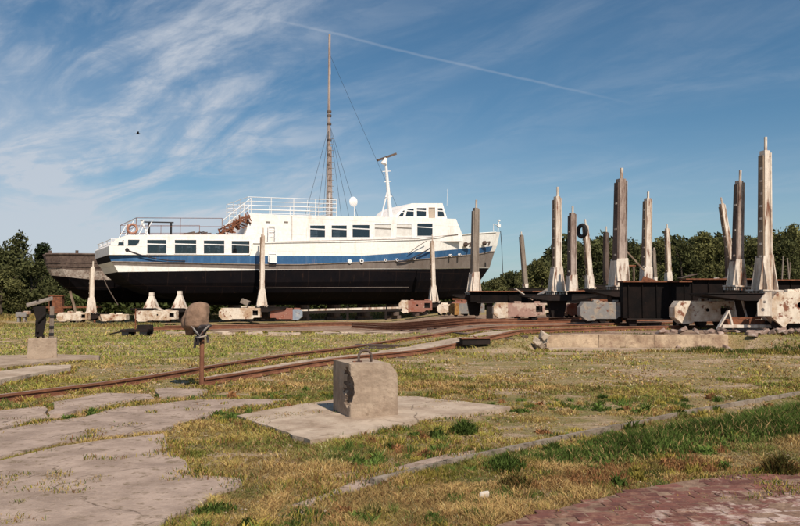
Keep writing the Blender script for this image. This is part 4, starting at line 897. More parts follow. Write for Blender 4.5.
# black cross beam and long dark beams
def crossbeam(label, x0, x1, y0, y1, Y, rz=0, trim=True):
    A = at(x0, y0, Y); B = at(x1, y1, Y); o_ = empty('cross_beam', ((A.x+B.x)/2, Y, 0), rz, label, 'beam'); w_ = B.x-A.x; h_ = A.z-B.z
    MB().box((0, 0, B.z+h_/2), (w_, .5, h_)).build('web', 'black_steel', o_, bevel=.01); MB().box((0, 0, A.z+.03), (w_*1.03, .8, .055)).build('top_flange', 'rusty', o_); MB().box((0, 0, B.z-.03), (w_*.9, .7, .055)).build('bottom_flange', 'steel_dark', o_)
    b_ = MB()
    for k in range(5): b_.box((w_*(-.42+.21*k), -.27, B.z+h_/2), (.03, .05, h_*.96))
    b_.build('stiffener', 'black_steel', o_); b_ = MB(); [b_.box((sx*w_*.35, 0, (B.z+.3)/2), (.3, .4, B.z-.3)) for sx in (-1, 1)]; b_.build('support', 'steel_dark', o_)
    return o_
crossbeam('deep black cross beam with rusty top edge left of the white bogie', 621, 688, 282.5, 318, 30.5)
crossbeam('long dark beam low behind the first tall posts', 470, 600, 292, 302, 39)
crossbeam('long dark beam behind the nearest cradle platform', 684, 760, 280, 300, 33)
crossbeam('dark beam running out of the picture on the right', 762, 850, 281, 299, 31)
crossbeam('dark beam in the gap beneath the two left posts', 545, 640, 291, 303, 45)
# tilted plates by the post in the gap (520-545, 285-300)
o = empty('steel_plate', at(530, 297, 38).xy.to_3d()+Vector((0, 0, 0)), 0, 'folded pale steel plate leaning in the gap right of the bow', 'steel plate')
zt_ = at(530, 297, 38).z; b = MB(); b.beam((-.75, 0, zt_+.42), (.1, 0, zt_-.15), .5, .04); b.build('plate', 'steel_white', o); MB().beam((.1, 0, zt_-.1), (1.0, .2, zt_+.42), .5, .04).build('lower_plate', 'bogie_grey', o); MB().box((.1, .1, (zt_-.1+.3)/2), (.3, .3, zt_-.4)).build('stand', 'steel_dark', o)
# rusty frame behind cross beam
o = empty('pipe_barrier', at(645, 290, 36).xy.to_3d()+Vector((0, 0, .4)), 0, 'thin rusty pipe frame with a slanted brace behind the black beam', 'frame')
b = MB(); zz = lambda py: at(645, py, 36).z-.4
xx = lambda px: (px-645)/F*36
b.beam((xx(625), 0, zz(249)), (xx(645), 0, zz(271)), .07); b.build('brace', 'timber_tan', o); b = MB(); b.tube([(xx(634), 0, 0), (xx(634), 0, zz(266))], .05); b.tube([(xx(626), 0, 0), (xx(626), 0, zz(250))], .05); b.build('upright', 'timber_tan', o); MB().tube([(xx(627), 0, zz(266)), (xx(636), 0, zz(266))], .05).build('cross_bar', 'rusty', o)
b = MB(); b.plate([[(xx(640), zz(284)), (xx(644), zz(276)), (xx(658), zz(281)), (xx(662), zz(286))]], lambda a_, b_, sd_: (a_, .05 if sd_ else 0, b_), .05); b.build('bent_sheet', 'rusty', o)
o = empty('steel_plate', at(703, 285, 37).xy.to_3d(), 0, 'jumble of loose bent plates on the dark beam behind the nearest bogie', 'steel plate')
zt_ = at(703, 283, 37).z
for k in range(6): p = Vector((random.uniform(-1.1, .9), random.uniform(-.3, .3), zt_+random.uniform(-.1, .35))); MB().box(p, (random.uniform(.6, 1.2), .5, .04), 0, Matrix.Rotation(random.uniform(-.7, .5), 3, 'Y')).build('plate', random.choice(['rusty', 'steel_white', 'timber_dark']), o)
MB().box((0, 0, zt_/2), (1.6, .4, zt_-.2)).build('stand', 'steel_dark', o)
o = empty('thin_tripod', at(770, 290, 40).xy.to_3d()+Vector((0, 0, .3)), 0, 'thin dark rods standing against the trees right of the tallest post', 'rods')
b = MB(); 
for x1, x2, yt in ((779, 785, 256), (785, 792, 262), (792, 789, 258)): b.tube([((x1-770)/F*40, 0, 0), ((x2-770)/F*40, .1, at(x2, yt, 40).z-.3)], .035, 5)
b.build('rod', 'timber_grey', o)

# ------------------------------------------------------------------ foreground things
# block with lifting ring
P = ghit(350, 422.5); bo = empty('concrete_block', (P.x, P.y, .05), R(22), 'rough concrete block with iron ring on its pale pad', 'concrete block')
import bmesh
W_, D_, Hh = .67, .78, .70
bm = bmesh.new(); bmesh.ops.create_cube(bm, size=1)
for v_ in bm.verts: v_.co = Vector(((v_.co.x+.5)*W_, (v_.co.y+.5)*D_, (v_.co.z+.5)*Hh))
bmesh.ops.subdivide_edges(bm, edges=bm.edges[:], cuts=22, use_grid_fill=True)
from mathutils import noise as mn
bm.normal_update()
def hol(c_):
    k_ = Vector((0, c_.y, c_.z)); return math.hypot((c_.y-.10-.16*max(0, c_.z-.38))/.17, (c_.z-.40)/.25)+.55*mn.noise(k_*7)+.3*mn.noise(k_*17)
for v_ in bm.verts:
    c_ = v_.co; n_ = v_.normal.copy()
    # sloped knocked-off right top corner
    dR = (W_-c_.x)*1.0+(Hh-c_.z)*.8
    if dR < .13: k_ = (.13-dR); c_.x -= k_*.55; c_.z -= k_*.55
    # broken hollow on the left face
    dl = hol(c_)
    if c_.x < .12 and dl < 1: c_.x += .085*(1-dl)**.4*(1+.5*mn.noise(c_*14))
    ed = min(c_.x, W_-c_.x)+min(c_.y, D_-c_.y); r_ = .012 if ed < .02 else 0
    c_ += n_*(.007*mn.noise(c_*5)+.004*mn.noise(c_*19)-r_); c_ += Vector((mn.noise(c_*8), mn.noise(c_*8+Vector((5, 0, 0))), 0))*.006
    if c_.z < .05: c_ += Vector((0, 0, -.02))
me = bpy.data.meshes.new('block'); 
bm.faces.ensure_lookup_table()
for f_ in bm.faces:
    cc = f_.calc_center_median(); dl = hol(cc); f_.material_index = 1 if (cc.x < .14 and dl < .95 and cc.x > .006 and cc.y > .012) else 0
bm.to_mesh(me); bm.free(); me.materials.append(MATS['concrete']); me.materials.append(MATS['concrete_broken']); o = bpy.data.objects.new('block', me); C.objects.link(o); o.parent = bo
pts = [(.28-.085+.0, .22, Hh-.03)]+[(.28-.09*math.cos(a_), .22+.0*a_, Hh+.07+.085*math.sin(a_)) for a_ in np.linspace(0, math.pi, 9)]+[(.28+.085, .22, Hh-.03)]
MB().tube(pts, .018, 8).build('lifting_ring', 'timber_dark', bo, smooth=True); MB().box((.28-.11, .22, Hh+.005), (.12, .06, .025), 0, None, .004).build('ring_plate', 'rusty', bo)
# left block with the machine
P = ghit(42, 362); lbk = empty('concrete_block', (P.x, P.y, .08), R(24), 'smaller concrete block at far left carrying a dark control stand', 'concrete block')
D0 = P.y; w_ = 26/F*D0; MB().frus((0, w_/2, -.05), (w_*1.06, w_, 0), (w_, w_*.95, 0), 22/F*D0, 0).build('block', 'concrete', lbk, bevel=.02)
zb = at(42, 340, D0).z-.0
ms_ = empty('control_stand', (P.x-.12, P.y+w_*.45, zb-.01), R(24), 'dark control stand with a tilted board roof on the left concrete block', 'control stand')
k_ = D0/F
b = MB(); b.frus((-.10, 0, .08), (7*k_, 8*k_, 0), (10*k_, 9*k_, 0), 17*k_, 0, (.04, 0)); b.frus((-.06, 0, .08+17*k_), (9*k_, 9*k_, 0), (12*k_, 10*k_, 0), 14*k_, 0, (-.05, 0)); b.tube([(-5*k_, -5*k_, 8*k_), (-6*k_, -6*k_, 18*k_), (2*k_, -6*k_, 27*k_)], .04); b.build('housing', 'steel_dark', ms_, bevel=.01)
b = MB(); b.box((7.5*k_, -.02, 17*k_), (4*k_, 8*k_, 33*k_)); b.build('side_panel', 'timber_grey', ms_, bevel=.006)
[MB().box((7.3*k_, -4*k_-.03, z_*k_), (4.8*k_, .04, 2*k_)).build('slot', 'dark_paint', ms_) for z_ in (6, 13, 24)]
b = MB(); [b.box((x_*k_, 0, 2.5*k_), (2*k_, 5*k_, 5.2*k_)) for x_ in (-5, 0, 6)]; b.build('foot', 'steel_dark', ms_)
b = MB(); b.beam((-15*k_, 0, 34.5*k_), (8.5*k_, 0, 42*k_), .5, 1.6*k_); 
ob_ = MB().box((-4*k_, 0, 38.5*k_), (25*k_, 14*k_, 1.6*k_), 0, Matrix.Rotation(R(-17), 3, 'Y') @ Matrix.Rotation(R(10), 3, 'X')).build('board_roof', 'timber_grey', ms_)
b = MB(); b.tube([(-5*k_, 0, 30*k_), (-6*k_, 0, 40*k_)], .03); b.build('bracket', 'steel_dark', ms_); b = MB(); b.box((6*k_, 0, 38*k_), (2*k_, 2*k_, 9*k_)); b.build('bracket', 'steel_dark', ms_)
# sack-covered post
P = ghit(201.5, 388); D0 = P.y; k_ = D0/F
cp = empty('covered_post', (P.x, P.y, 0), 0, 'rusty pole topped by a bulky brown canvas cover tied with cord', 'covered post')
MB().tube([(0, 0, -.1), (.0, 0, 50*k_)], .042, 10).build('pole', 'rail_rust', cp)
def lump(prof, cx_, squash, nz, mt, name, seed, folds=.0, y0=0.):
    nth = 40; b_ = MB(); rows_ = []
    Z = [p[0] for p in prof]
    zz_ = np.linspace(Z[0], Z[-1], nz)
    for i, z in enumerate(zz_):
        r_ = float(np.interp(z, Z, [p[1] for p in prof])); ox = float(np.interp(z, Z, [p[2] for p in prof]))
        for j in range(nth):
            th = 6.2832*j/nth; fz_ = .35+.65*(1-i/nz); fo = fz_*(folds*abs(math.sin(th*4+1.2*math.sin(z*5)+seed))*1.4+folds*.6*math.sin(th*15+z*7)-folds)+folds*.5*mn.noise(Vector((th*2, z*14, seed))); n_ = mn.noise(Vector((math.cos(th)*1.4, math.sin(th)*1.4, z*4+seed)))*.12
            rr = r_*(1+n_*1.9+fo+.05*math.sin(th*3+z*4+seed)); b_.v.append((cx_+ox+rr*math.cos(th), y0+rr*squash*math.sin(th), z))
    for i in range(nz-1):
        for j in range(nth): b_.f.append((i*nth+j, i*nth+(j+1) % nth, (i+1)*nth+(j+1) % nth, (i+1)*nth+j)); b_.m.append(0)
    b_.f.append(tuple(range(nth))); b_.f.append(tuple(range((nz-1)*nth, nz*nth))[::-1]); b_.m += [0, 0]
    return b_.build(name, mt, cp, smooth=True)
K = lambda py: (388-py)*k_
lump([(K(336), 2.5*k_, -12.5*k_), (K(334), 5*k_, -11.5*k_), (K(331), 7.5*k_, -9.5*k_), (K(328), 12.5*k_, -7*k_), (K(326), 14.2*k_, -6.2*k_), (K(318), 13.6*k_, -6*k_), (K(311), 12.2*k_, -5*k_), (K(306.5), 10.2*k_, -3.5*k_), (K(304), 7.4*k_, -3*k_), (K(302.9), 3.4*k_, -2.5*k_), (K(302.5), .8*k_, -2.5*k_)], 0, .8, 34, 'canvas', 'canvas_cover', 1., .085)
lump([(K(343), 2.2*k_, -4*k_), (K(339), 3.2*k_, -2*k_), (K(336), 3.6*k_, -1*k_), (K(331), 7.5*k_, -2*k_), (K(326), 10.5*k_, -1.0*k_), (K(325), 9*k_, -1*k_)], 0, .8, 18, 'cloth_dark', 'inner_cover', 4., .14, -2.4*k_)
b = MB(); b.tube([(-8*k_, -11*k_, K(326)), (-2*k_, -11*k_, K(333)), (0, -9*k_, K(336)), (5*k_, -10*k_, K(330)), (9*k_, -9*k_, K(326))], .016, 6); b.tube([(-5*k_, -7*k_, K(337)), (0, -9*k_, K(337.5)), (6*k_, -6*k_, K(336))], .018, 6); b.build('cord', 'bogie_grey', cp)
b = MB(); b.beam((-5*k_, -5*k_, K(337)), (-6*k_, -5*k_, K(348)), .06, .03); b.build('loose_end', 'cloth_dark', cp); b = MB(); b.beam((6*k_, -4*k_, K(335)), (7*k_, -4*k_, K(343)), .05, .03); b.build('loose_end', 'cloth_dark', cp); b = MB(); b.beam((-1*k_, -8*k_, K(337)), (-2.5*k_, -7*k_, K(345)), .05, .02); b.build('loose_end', 'cloth_dark', cp)
# wheels and stake on the grass, dark frame shaped for a ground shadow; its neighbour
P = ghit(137, 336); o = empty('cart_and_shadow', (P.x, P.y, 0), 0, 'low dark cart shape standing in for a ground shadow, with wheels and upright stake', 'cart'); k_ = P.y/F
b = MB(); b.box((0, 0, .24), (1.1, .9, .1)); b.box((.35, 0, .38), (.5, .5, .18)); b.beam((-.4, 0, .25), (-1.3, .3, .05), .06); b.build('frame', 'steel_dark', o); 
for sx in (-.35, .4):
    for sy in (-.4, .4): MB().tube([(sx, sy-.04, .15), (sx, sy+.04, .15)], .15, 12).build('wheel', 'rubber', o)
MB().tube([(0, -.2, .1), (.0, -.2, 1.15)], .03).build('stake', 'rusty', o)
P = ghit(22, 322); o = empty('pale_cart', (P.x, P.y, 0), 0, 'small pale box on a stand in the far left grass', 'box'); MB().box((0, 0, .50), (.7, .45, .32)).build('box', 'bogie_grey', o, bevel=.03); MB().box((.32, 0, .62), (.42, .3, .22)).build('hood', 'steel_white', o, bevel=.03); b = MB(); b.box((-.2, 0, .18), (.12, .3, .36)); b.box((.2, 0, .18), (.12, .3, .36)); b.build('stand', 'bogie_grey', o)
# litter stone
P = ghit(484, 499); o = MB().box((0, 0, 0), (.07, .05, .05), 0, None, .01).build('white_stone', 'pale_stone', bevel=.01); o.location = (P.x, P.y, .035); tag(o, 'small whitish stone in the grass near the brick paving', 'stone')
# switch box on the near rail
P = ghit(474, 345.5); o = empty('point_lever_box', (P.x, P.y-.25, float(H(P.x, P.y))), R(15), 'small dark iron box bolted beside the near rail', 'iron box'); MB().box((0, 0, .13), (.85, .3, .16)).build('box', 'steel_dark', o, bevel=.01); MB().box((0, 0, .23), (.95, .36, .03)).build('lid', 'rail_rust', o); MB().tube([(.2, 0, .2), (-.1, -.1, .3)], .02).build('lever', 'rail_rust', o)
# bird
pb = at(138, 134, 60); o = empty('bird', pb, R(20), 'small dark bird in the sky left of the tall mast', 'bird'); b = MB(); b.tube([(-.16, 0, 0), (-.1, 0, .01), (.05, 0, .03), (.14, 0, .02), (.2, 0, .02)], [.01, .05, .06, .035, .005], 8); b.add([(-.16, -.03, 0), (-.3, -.05, 0), (-.3, .05, 0), (-.16, .03, 0), (-.2, 0, .015)], [(0, 1, 4), (1, 2, 4), (2, 3, 4), (0, 4, 3)]); b.build('body', 'feather', o)
for sg in (-1, 1): MB().add([(.06, 0, .04), (-.08, 0, .03), (-.06, sg*.2, .16), (.08, sg*.18, .16), (-.1, sg*.42, .08), (0, .0, .055)], [(0, 1, 2, 3), (3, 2, 4), (0, 3, 5), (5, 2, 1)]).build('wing', 'feather', o)

# ------------------------------------------------------------------ grass
def blades(x, y, h, w, col, lean=.5, rs=np.random):
    n = len(x); th = rs.rand(n)*6.2832; ld = rs.rand(n)*6.2832; le = h*lean*(.25+rs.rand(n)); z = HT(x, y)-.01
    dx = np.cos(th)*w/2; dy = np.sin(th)*w/2; lx = np.cos(ld)*le; ly = np.sin(ld)*le
    v = np.zeros((n, 5, 3))
    v[:, 0] = np.stack([x-dx, y-dy, z], 1); v[:, 1] = np.stack([x+dx, y+dy, z], 1)
    v[:, 2] = np.stack([x+dx*.8+lx*.35, y+dy*.8+ly*.35, z+h*.6], 1); v[:, 3] = np.stack([x-dx*.8+lx*.35, y-dy*.8+ly*.35, z+h*.6], 1)
    v[:, 4] = np.stack([x+lx, y+ly, z+h*(1-.15*rs.rand(n))], 1)
    b0 = np.arange(n)*5; f1 = np.stack([b0, b0+1, b0+2], 1); f2 = np.stack([b0, b0+2, b0+3], 1); f3 = np.stack([b0+3, b0+2, b0+4], 1)
    return v.reshape(-1, 3), np.concatenate([f1, f2, f3]), np.repeat(col, 5, 0)
GREEN = np.array([.085, .125, .03]); YEL = np.array([.34, .275, .065]); DRY = np.array([.43, .29, .135]); BRN = np.array([.20, .10, .045]); DKG = np.array([.050, .075, .018])
RZ = np.array([[p.x, p.y] for p in cA+cB if p.y < 34])
def railzone(x, y):
    out = np.zeros(len(x), bool); idx = np.where((y > 10) & (y < 34))[0]
    for k in range(0, len(idx), 20000):
        ii = idx[k:k+20000]; d = np.min(np.hypot(x[ii][:, None]-RZ[None, :, 0], y[ii][:, None]-RZ[None, :, 1]), 1); out[ii] = d < .17
    return out
def field(n, r0, r1, seed, hs, ws, cut=.0):
    rs = np.random.RandomState(seed); r = np.exp(rs.rand(n)*math.log(r1/r0))*r0; th = (rs.rand(n)-.5)*R(68); x = r*np.sin(th); y = r*np.cos(th)
    # clumping
    g = rs.rand(n) < .7; cxx = np.round(x/.16)*.16+(vnoise(x, y, 40, 5)-.5)*.1; x = np.where(g, x*.8+cxx*.2, x)
    keep = np.ones(n, bool)
    for P_ in CLEAR: keep &= ~inpoly(x, y, P_)
    dens = vnoise(x, y, .55, 11)*.6+vnoise(x, y, 2.2, 12)*.4
    pn = vnoise(x, y, .22, 21)
    bare = ((y > 11) & (y < 22) & (x > -1) & (dens < .52)) | (dens < .36)
    keep &= ~(bare & (rs.rand(n) < .55))
    keep &= ~railzone(x, y)
    keep &= ~((x > 4.5) & (x < 10.2) & (y > 22.8) & (y < 23.9)); keep &= ~((x > 0) & (y > 24) & (y < 60) & (rs.rand(n) < .8))
    bare = bare[keep]; x, y, dens, pn = x[keep], y[keep], dens[keep], pn[keep]; n = len(x); rr = np.hypot(x, y)
    c1 = S((vnoise(x, y, .45, 31)-.35)/.35)[:, None]; c2_ = S((vnoise(x, y, 1.6, 32)-.45)/.3)[:, None]; q_ = rs.rand(n)[:, None]
    gfar = np.clip((rr-14)/10, 0, 1)[:, None]*np.clip((3-x)/4, 0, 1)[:, None]
    col = (YEL*.75+GREEN*.5)*(1-c1)+(DRY*.75+YEL*.25)*c1; col = col*(1-c2_*.75)+GREEN*1.2*c2_*.75; col = col*(1-.55*gfar)+(GREEN*1.5+YEL*.35)*.55*gfar
    barec = np.where(rs.rand(n)[:, None] < .5, np.array([.40, .29, .18]), YEL*.8); col = np.where(bare[:, None], barec, col)
    dead = (q_ < .15); col = np.where(dead, DRY*(.7+.5*rs.rand(n)[:, None]), col); col = np.where((q_ > .84) & (gfar < .5), BRN, col)
    seedy = q_ > .985; col = np.where(seedy, np.array([.5, .45, .25]), col)
    col = col*(.7+.55*rs.rand(n)[:, None])
    cl_ = vnoise(x, y, 5., 42); h = hs*(.35+.9*rs.rand(n))*(.35+1.0*vnoise(x, y, 1.3, 41)+.9*S((cl_-.45)/.3)); col = col*(.75+.5*S((cl_-.2)/.6))[:, None]; h = h*np.where(bare, .45, 1.); w = ws*(.7+.6*rs.rand(n))*np.clip(rr/7, .7, 6)*np.where(bare, 1.5, 1.)
    return blades(x, y, h, w, col, 1.15, rs)
v, f, c = field(640000, 4.2, 17, 101, .042, .0065); tag(fast_mesh('grass', v, f, ['grass'], c, 'stuff'), 'short dry yellow-green grass covering the near ground', 'grass')
v, f, c = field(150000, 13, 46, 102, .06, .0085); tag(fast_mesh('grass', v, f, ['grass'], c, 'stuff'), 'greener meadow grass stretching back towards the ship', 'grass')
# taller rank grass along the kerb and the tan fringe beyond
def strip(n, pa_, pb_, width, h0, h1, w0, cols, seed, name, label, wexp=1., dark=.5):
    rs = np.random.RandomState(seed); t = rs.rand(n); d = pb_-pa_; nrm = Vector((-d.y, d.x, 0)).normalized(); o_ = (rs.rand(n)+rs.rand(n)-1)*width
    x = pa_.x+d.x*t+nrm.x*o_; y = pa_.y+d.y*t+nrm.y*o_; cx_ = np.round(x/.22)*.22; cy_ = np.round(y/.22)*.22; x = x*.6+cx_*.4+(rs.rand(n)-.5)*.1; y = y*.6+cy_*.4+(rs.rand(n)-.5)*.1
    k = np.ones(n, bool)
    for P_ in CLEAR: k &= ~inpoly(x, y, P_)
    dn = vnoise(x, y, 1.2, seed); k &= rs.rand(n) < (.25+1.2*dn); x, y, t, o_, dn = x[k], y[k], t[k], o_[k], dn[k]; n = len(x)
    h = (h0+(h1-h0)*t)*(.35+.8*rs.rand(n))*(.6+.7*dn)*(1-.5*np.abs(o_)/width); q_ = rs.rand(n)[:, None]; cA_, cB_ = cols; m_ = S((vnoise(x, y, 1.7, seed+1)-.3)/.4)[:, None]
    col = cA_*(1-m_)+cB_*m_; col = np.where(q_ < .12, DRY, col)*(.65+.6*rs.rand(n)[:, None])
    v, f, c = blades(x, y, h, w0*(.7+.6*rs.rand(n)), col, .6, rs); tag(fast_mesh(name, v, f, ['grass'], c, 'stuff'), label, 'grass')
strip(46000, ghit(540, 462), ghit(860, 414), .55, .10, .36, .012, (DKG*1.3, GREEN*1.3), 201, 'tall_grass', 'tall dark green grass along the kerb at the right')
strip(9000, ghit(400, 480), ghit(580, 455), .34, .07, .12, .009, (GREEN*1.1, YEL*.7), 202, 'tall_grass', 'mid height green grass in front of the kerb')
strip(14000, ghit(320, 520), ghit(700, 462), .55, .055, .085, .008, (GREEN*1.1, BRN*1.4), 207, 'tall_grass', 'ragged brown and green grass beside the brick paving')
strip(9000, ghit(620, 349), ghit(860, 352), .9, .10, .28, .02, (DKG*1.3, YEL*.6), 203, 'tall_grass', 'rough weeds in front of the nearest cradle')
strip(30000, Vector((-40, 52, 0)), Vector((2, 62, 0)), 3.4, .5, .5, .05, (np.array([.33, .23, .08]), np.array([.30, .27, .10])), 204, 'dry_grass', 'tall golden dry grass under and behind the ship')
strip(16000, Vector((-28, 41.8, 0)), Vector((-6, 42.5, 0)), 1.2, .32, .22, .04, (np.array([.33, .24, .09]), np.array([.20, .22, .07])), 205, 'dry_grass', 'straw coloured grass in front of the white bogies')
def clumps(n, seed):
    rs = np.random.RandomState(seed); r_ = np.exp(rs.rand(n)*math.log(13/4.4))*4.4; th = (rs.rand(n)-.5)*R(64); X0 = r_*np.sin(th); Y0 = r_*np.cos(th); k = vnoise(X0, Y0, .8, 61) > .42; X0, Y0 = X0[k], Y0[k]
    m_ = 90; ci = np.repeat(np.arange(len(X0)), m_); n = len(ci); sz_ = (.03+.08*rs.rand(len(X0))**2)[ci]; q_ = rs.randn(n, 2); x = X0[ci]+q_[:, 0]*sz_; y = Y0[ci]+q_[:, 1]*sz_
    keep = np.ones(n, bool)
    for P_ in CLEAR: keep &= ~inpoly(x, y, P_)
    kind = rs.rand(len(X0)); base = np.where(kind[:, None] < .45, GREEN*1.25, np.where(kind[:, None] < .6, DKG*1.1, np.where(kind[:, None] < .8, YEL*.95, BRN*1.3)))*(.8+.5*rs.rand(len(X0))[:, None]); hh = (.05+.09*rs.rand(len(X0))**1.5)[ci]
    col = base[ci]*(.6+.7*rs.rand(n)[:, None]); x, y, col, hh, q_ = x[keep], y[keep], col[keep], hh[keep], q_[keep]; n = len(x)
    v, f, c = blades(x, y, hh*(.4+.7*rs.rand(n))*np.clip(1.2-.35*np.hypot(q_[:, 0], q_[:, 1]), .3, 1), .0065*np.clip(np.hypot(x, y)/7, .8, 4)*(.7+.6*rs.rand(n))*np.where(rs.rand(len(kind)) < .25, 3.2, 1.)[ci][keep], col, .7, rs)
    tag(fast_mesh('grass', v, f, ['grass'], c, 'stuff'), 'uneven darker and browner grass clumps dotted over the near ground', 'grass')
clumps(1700, 71)
def pebbles(n, seed):
    rs = np.random.RandomState(seed); r_ = np.exp(rs.rand(n)*math.log(26/4.4))*4.4; th = (rs.rand(n)-.5)*R(66); x = r_*np.sin(th); y = r_*np.cos(th); k = vnoise(x, y, .7, 63)+.25*rs.rand(n) > .62; x, y = x[k], y[k]; n = len(x)
    s_ = (.006+.014*rs.rand(n)**3)*np.clip(y/9, .8, 2); base = np.array([[1, 0, 0], [0, 1, 0], [-1, 0, 0], [0, -1, 0], [0, 0, .8]], float); v = np.zeros((n, 5, 3)); a_ = rs.rand(n)*6.28
    for i, b_ in enumerate(base):
        j = .7+.6*rs.rand(n); v[:, i, 0] = x+(b_[0]*np.cos(a_)-b_[1]*np.sin(a_))*s_*j; v[:, i, 1] = y+(b_[0]*np.sin(a_)+b_[1]*np.cos(a_))*s_*j; v[:, i, 2] = HT(x, y)+.004+b_[2]*s_*j
    for i in range(n*0): pass
    o_ = np.arange(n)*5; f = np.concatenate([np.stack([o_+i, o_+(i+1) % 4, o_+4], 1) for i in range(4)]); c = np.repeat((np.array([.42, .34, .26])*(.5+.8*rs.rand(n))[:, None]), 5, 0)
    tag(fast_mesh('pebbles', v.reshape(-1, 3), f, ['grass'], c, 'stuff'), 'small pale stones and crumbs lying among the grass', 'stones')
pebbles(9000, 72)
# weeds in slab joints, along slab edges and rails
def weeds():
    rs = np.random.RandomState(77); X = []; Y_ = []
    for P_ in CLEAR:
        for i in range(len(P_)):
            a_ = np.array(P_[i]); b_ = np.array(P_[(i+1) % len(P_)]); L_ = np.hypot(*(b_-a_)); 
            if L_ > 5 or a_[1] < 3.5 or abs(a_[0])/a_[1] > .62: continue
            m_ = int(L_*420); t = rs.rand(m_)[:, None]; q_ = a_+(b_-a_)*t+rs.randn(m_, 2)*.07; X.append(q_[:, 0]); Y_.append(q_[:, 1])
    for c_ in (cA, cB):
        for i in range(len(c_)-1):
            a_ = np.array(c_[i][:2]); b_ = np.array(c_[i+1][:2]); m_ = int(np.hypot(*(b_-a_))*200); t = rs.rand(m_)[:, None]; q_ = a_+(b_-a_)*t+rs.randn(m_, 2)*.22; X.append(q_[:, 0]); Y_.append(q_[:, 1])
    # scattered on the slabs where soil has blown on
    m_ = 110000; q_ = np.stack([-6.5+9*rs.rand(m_), 4.5+9*rs.rand(m_)], 1); k = vnoise(q_[:, 0], q_[:, 1]*1.6, 1.4, 91)*.6+vnoise(q_[:, 0], q_[:, 1], 5, 92)*.4 > .63; X.append(q_[k, 0]); Y_.append(q_[k, 1])
    m_ = 14000; q_ = np.stack([.3+4.5*rs.rand(m_), 4.8+2.2*rs.rand(m_)], 1); k = inpoly(q_[:, 0], q_[:, 1], BP) & (vnoise(q_[:, 0], q_[:, 1]*1.5, 2.2, 95)*.5+(q_[:, 1]-5.3-.28*q_[:, 0])*.42 > .36); X.append(q_[k, 0]); Y_.append(q_[k, 1])
    x = np.concatenate(X); y = np.concatenate(Y_); d_ = vnoise(x, y, 2.2, 93); k = rs.rand(len(x)) < S((d_-.25)/.4); x, y = x[k], y[k]; n = len(x); q_ = rs.rand(n)[:, None]
    col = np.where(q_ < .45, YEL, np.where(q_ < .7, GREEN, np.where(q_ < .85, DRY, BRN)))*(.6+.6*rs.rand(n)[:, None]); rr = np.hypot(x, y)
    v, f, c = blades(x, y, (.02+.035*rs.rand(n))*(.5+d_[k]), .008*np.clip(rr/7, .7, 4), col, .8, rs); v[:, 2] += .03
    tag(fast_mesh('weeds', v, f, ['grass'], c, 'stuff'), 'small weeds in the slab joints and along the rails', 'grass')
weeds()
# single tussocks
def tussock(px, py, rad, h, n, label, cols, seed):
    P = ghit(px, py); rs = np.random.RandomState(seed); r = rad*rs.rand(n)**.7; th = rs.rand(n)*6.2832; x = P.x+r*np.cos(th); y = P.y+r*np.sin(th)
    col = (cols[0]*(1-rs.rand(n)[:, None])+cols[1]*rs.rand(n)[:, None])*(.7+.6*rs.rand(n)[:, None]); v, f, c = blades(x, y, h*(.4+.7*rs.rand(n))*(1-.5*r/rad), np.full(n, .011), col, .6, rs)
    v[:, 0] -= P.x; v[:, 1] -= P.y; o_ = fast_mesh('grass_tussock', v, f, ['grass'], c); o_.location = (P.x, P.y, 0); tag(o_, label, 'grass tussock', 'dark green grass tussocks')
tussock(464, 433, .17, .22, 900, 'round dark tussock right below the pale block pad', (DKG, GREEN), 301)
tussock(779, 475, .14, .25, 800, 'dark tussock with hard shadow at the edge of the brick paving', (DKG*.9, BRN*.6), 302)
tussock(505, 470, .20, .22, 800, 'green tussock just in front of the kerb middle', (DKG*1.3, GREEN), 303)
tussock(553, 453, .13, .18, 500, 'small dark tussock leaning on the kerb stones', (DKG, GREEN*.8), 304)
tussock(516, 487, .16, .15, 500, 'brownish tussock between kerb and brick paving', (BRN*.8, GREEN*.7), 305)
tussock(195, 455, .22, .06, 600, 'bright green tussock at the corner of the concrete slabs', (GREEN*1.2, YEL*.6), 306)
tussock(215, 512, .16, .09, 500, 'green tussock at the bottom edge of the picture', (GREEN, DKG), 307)
tussock(18, 506, .15, .08, 400, 'small low tussock in the slab joint at the lower left', (YEL*.7, GREEN), 308)

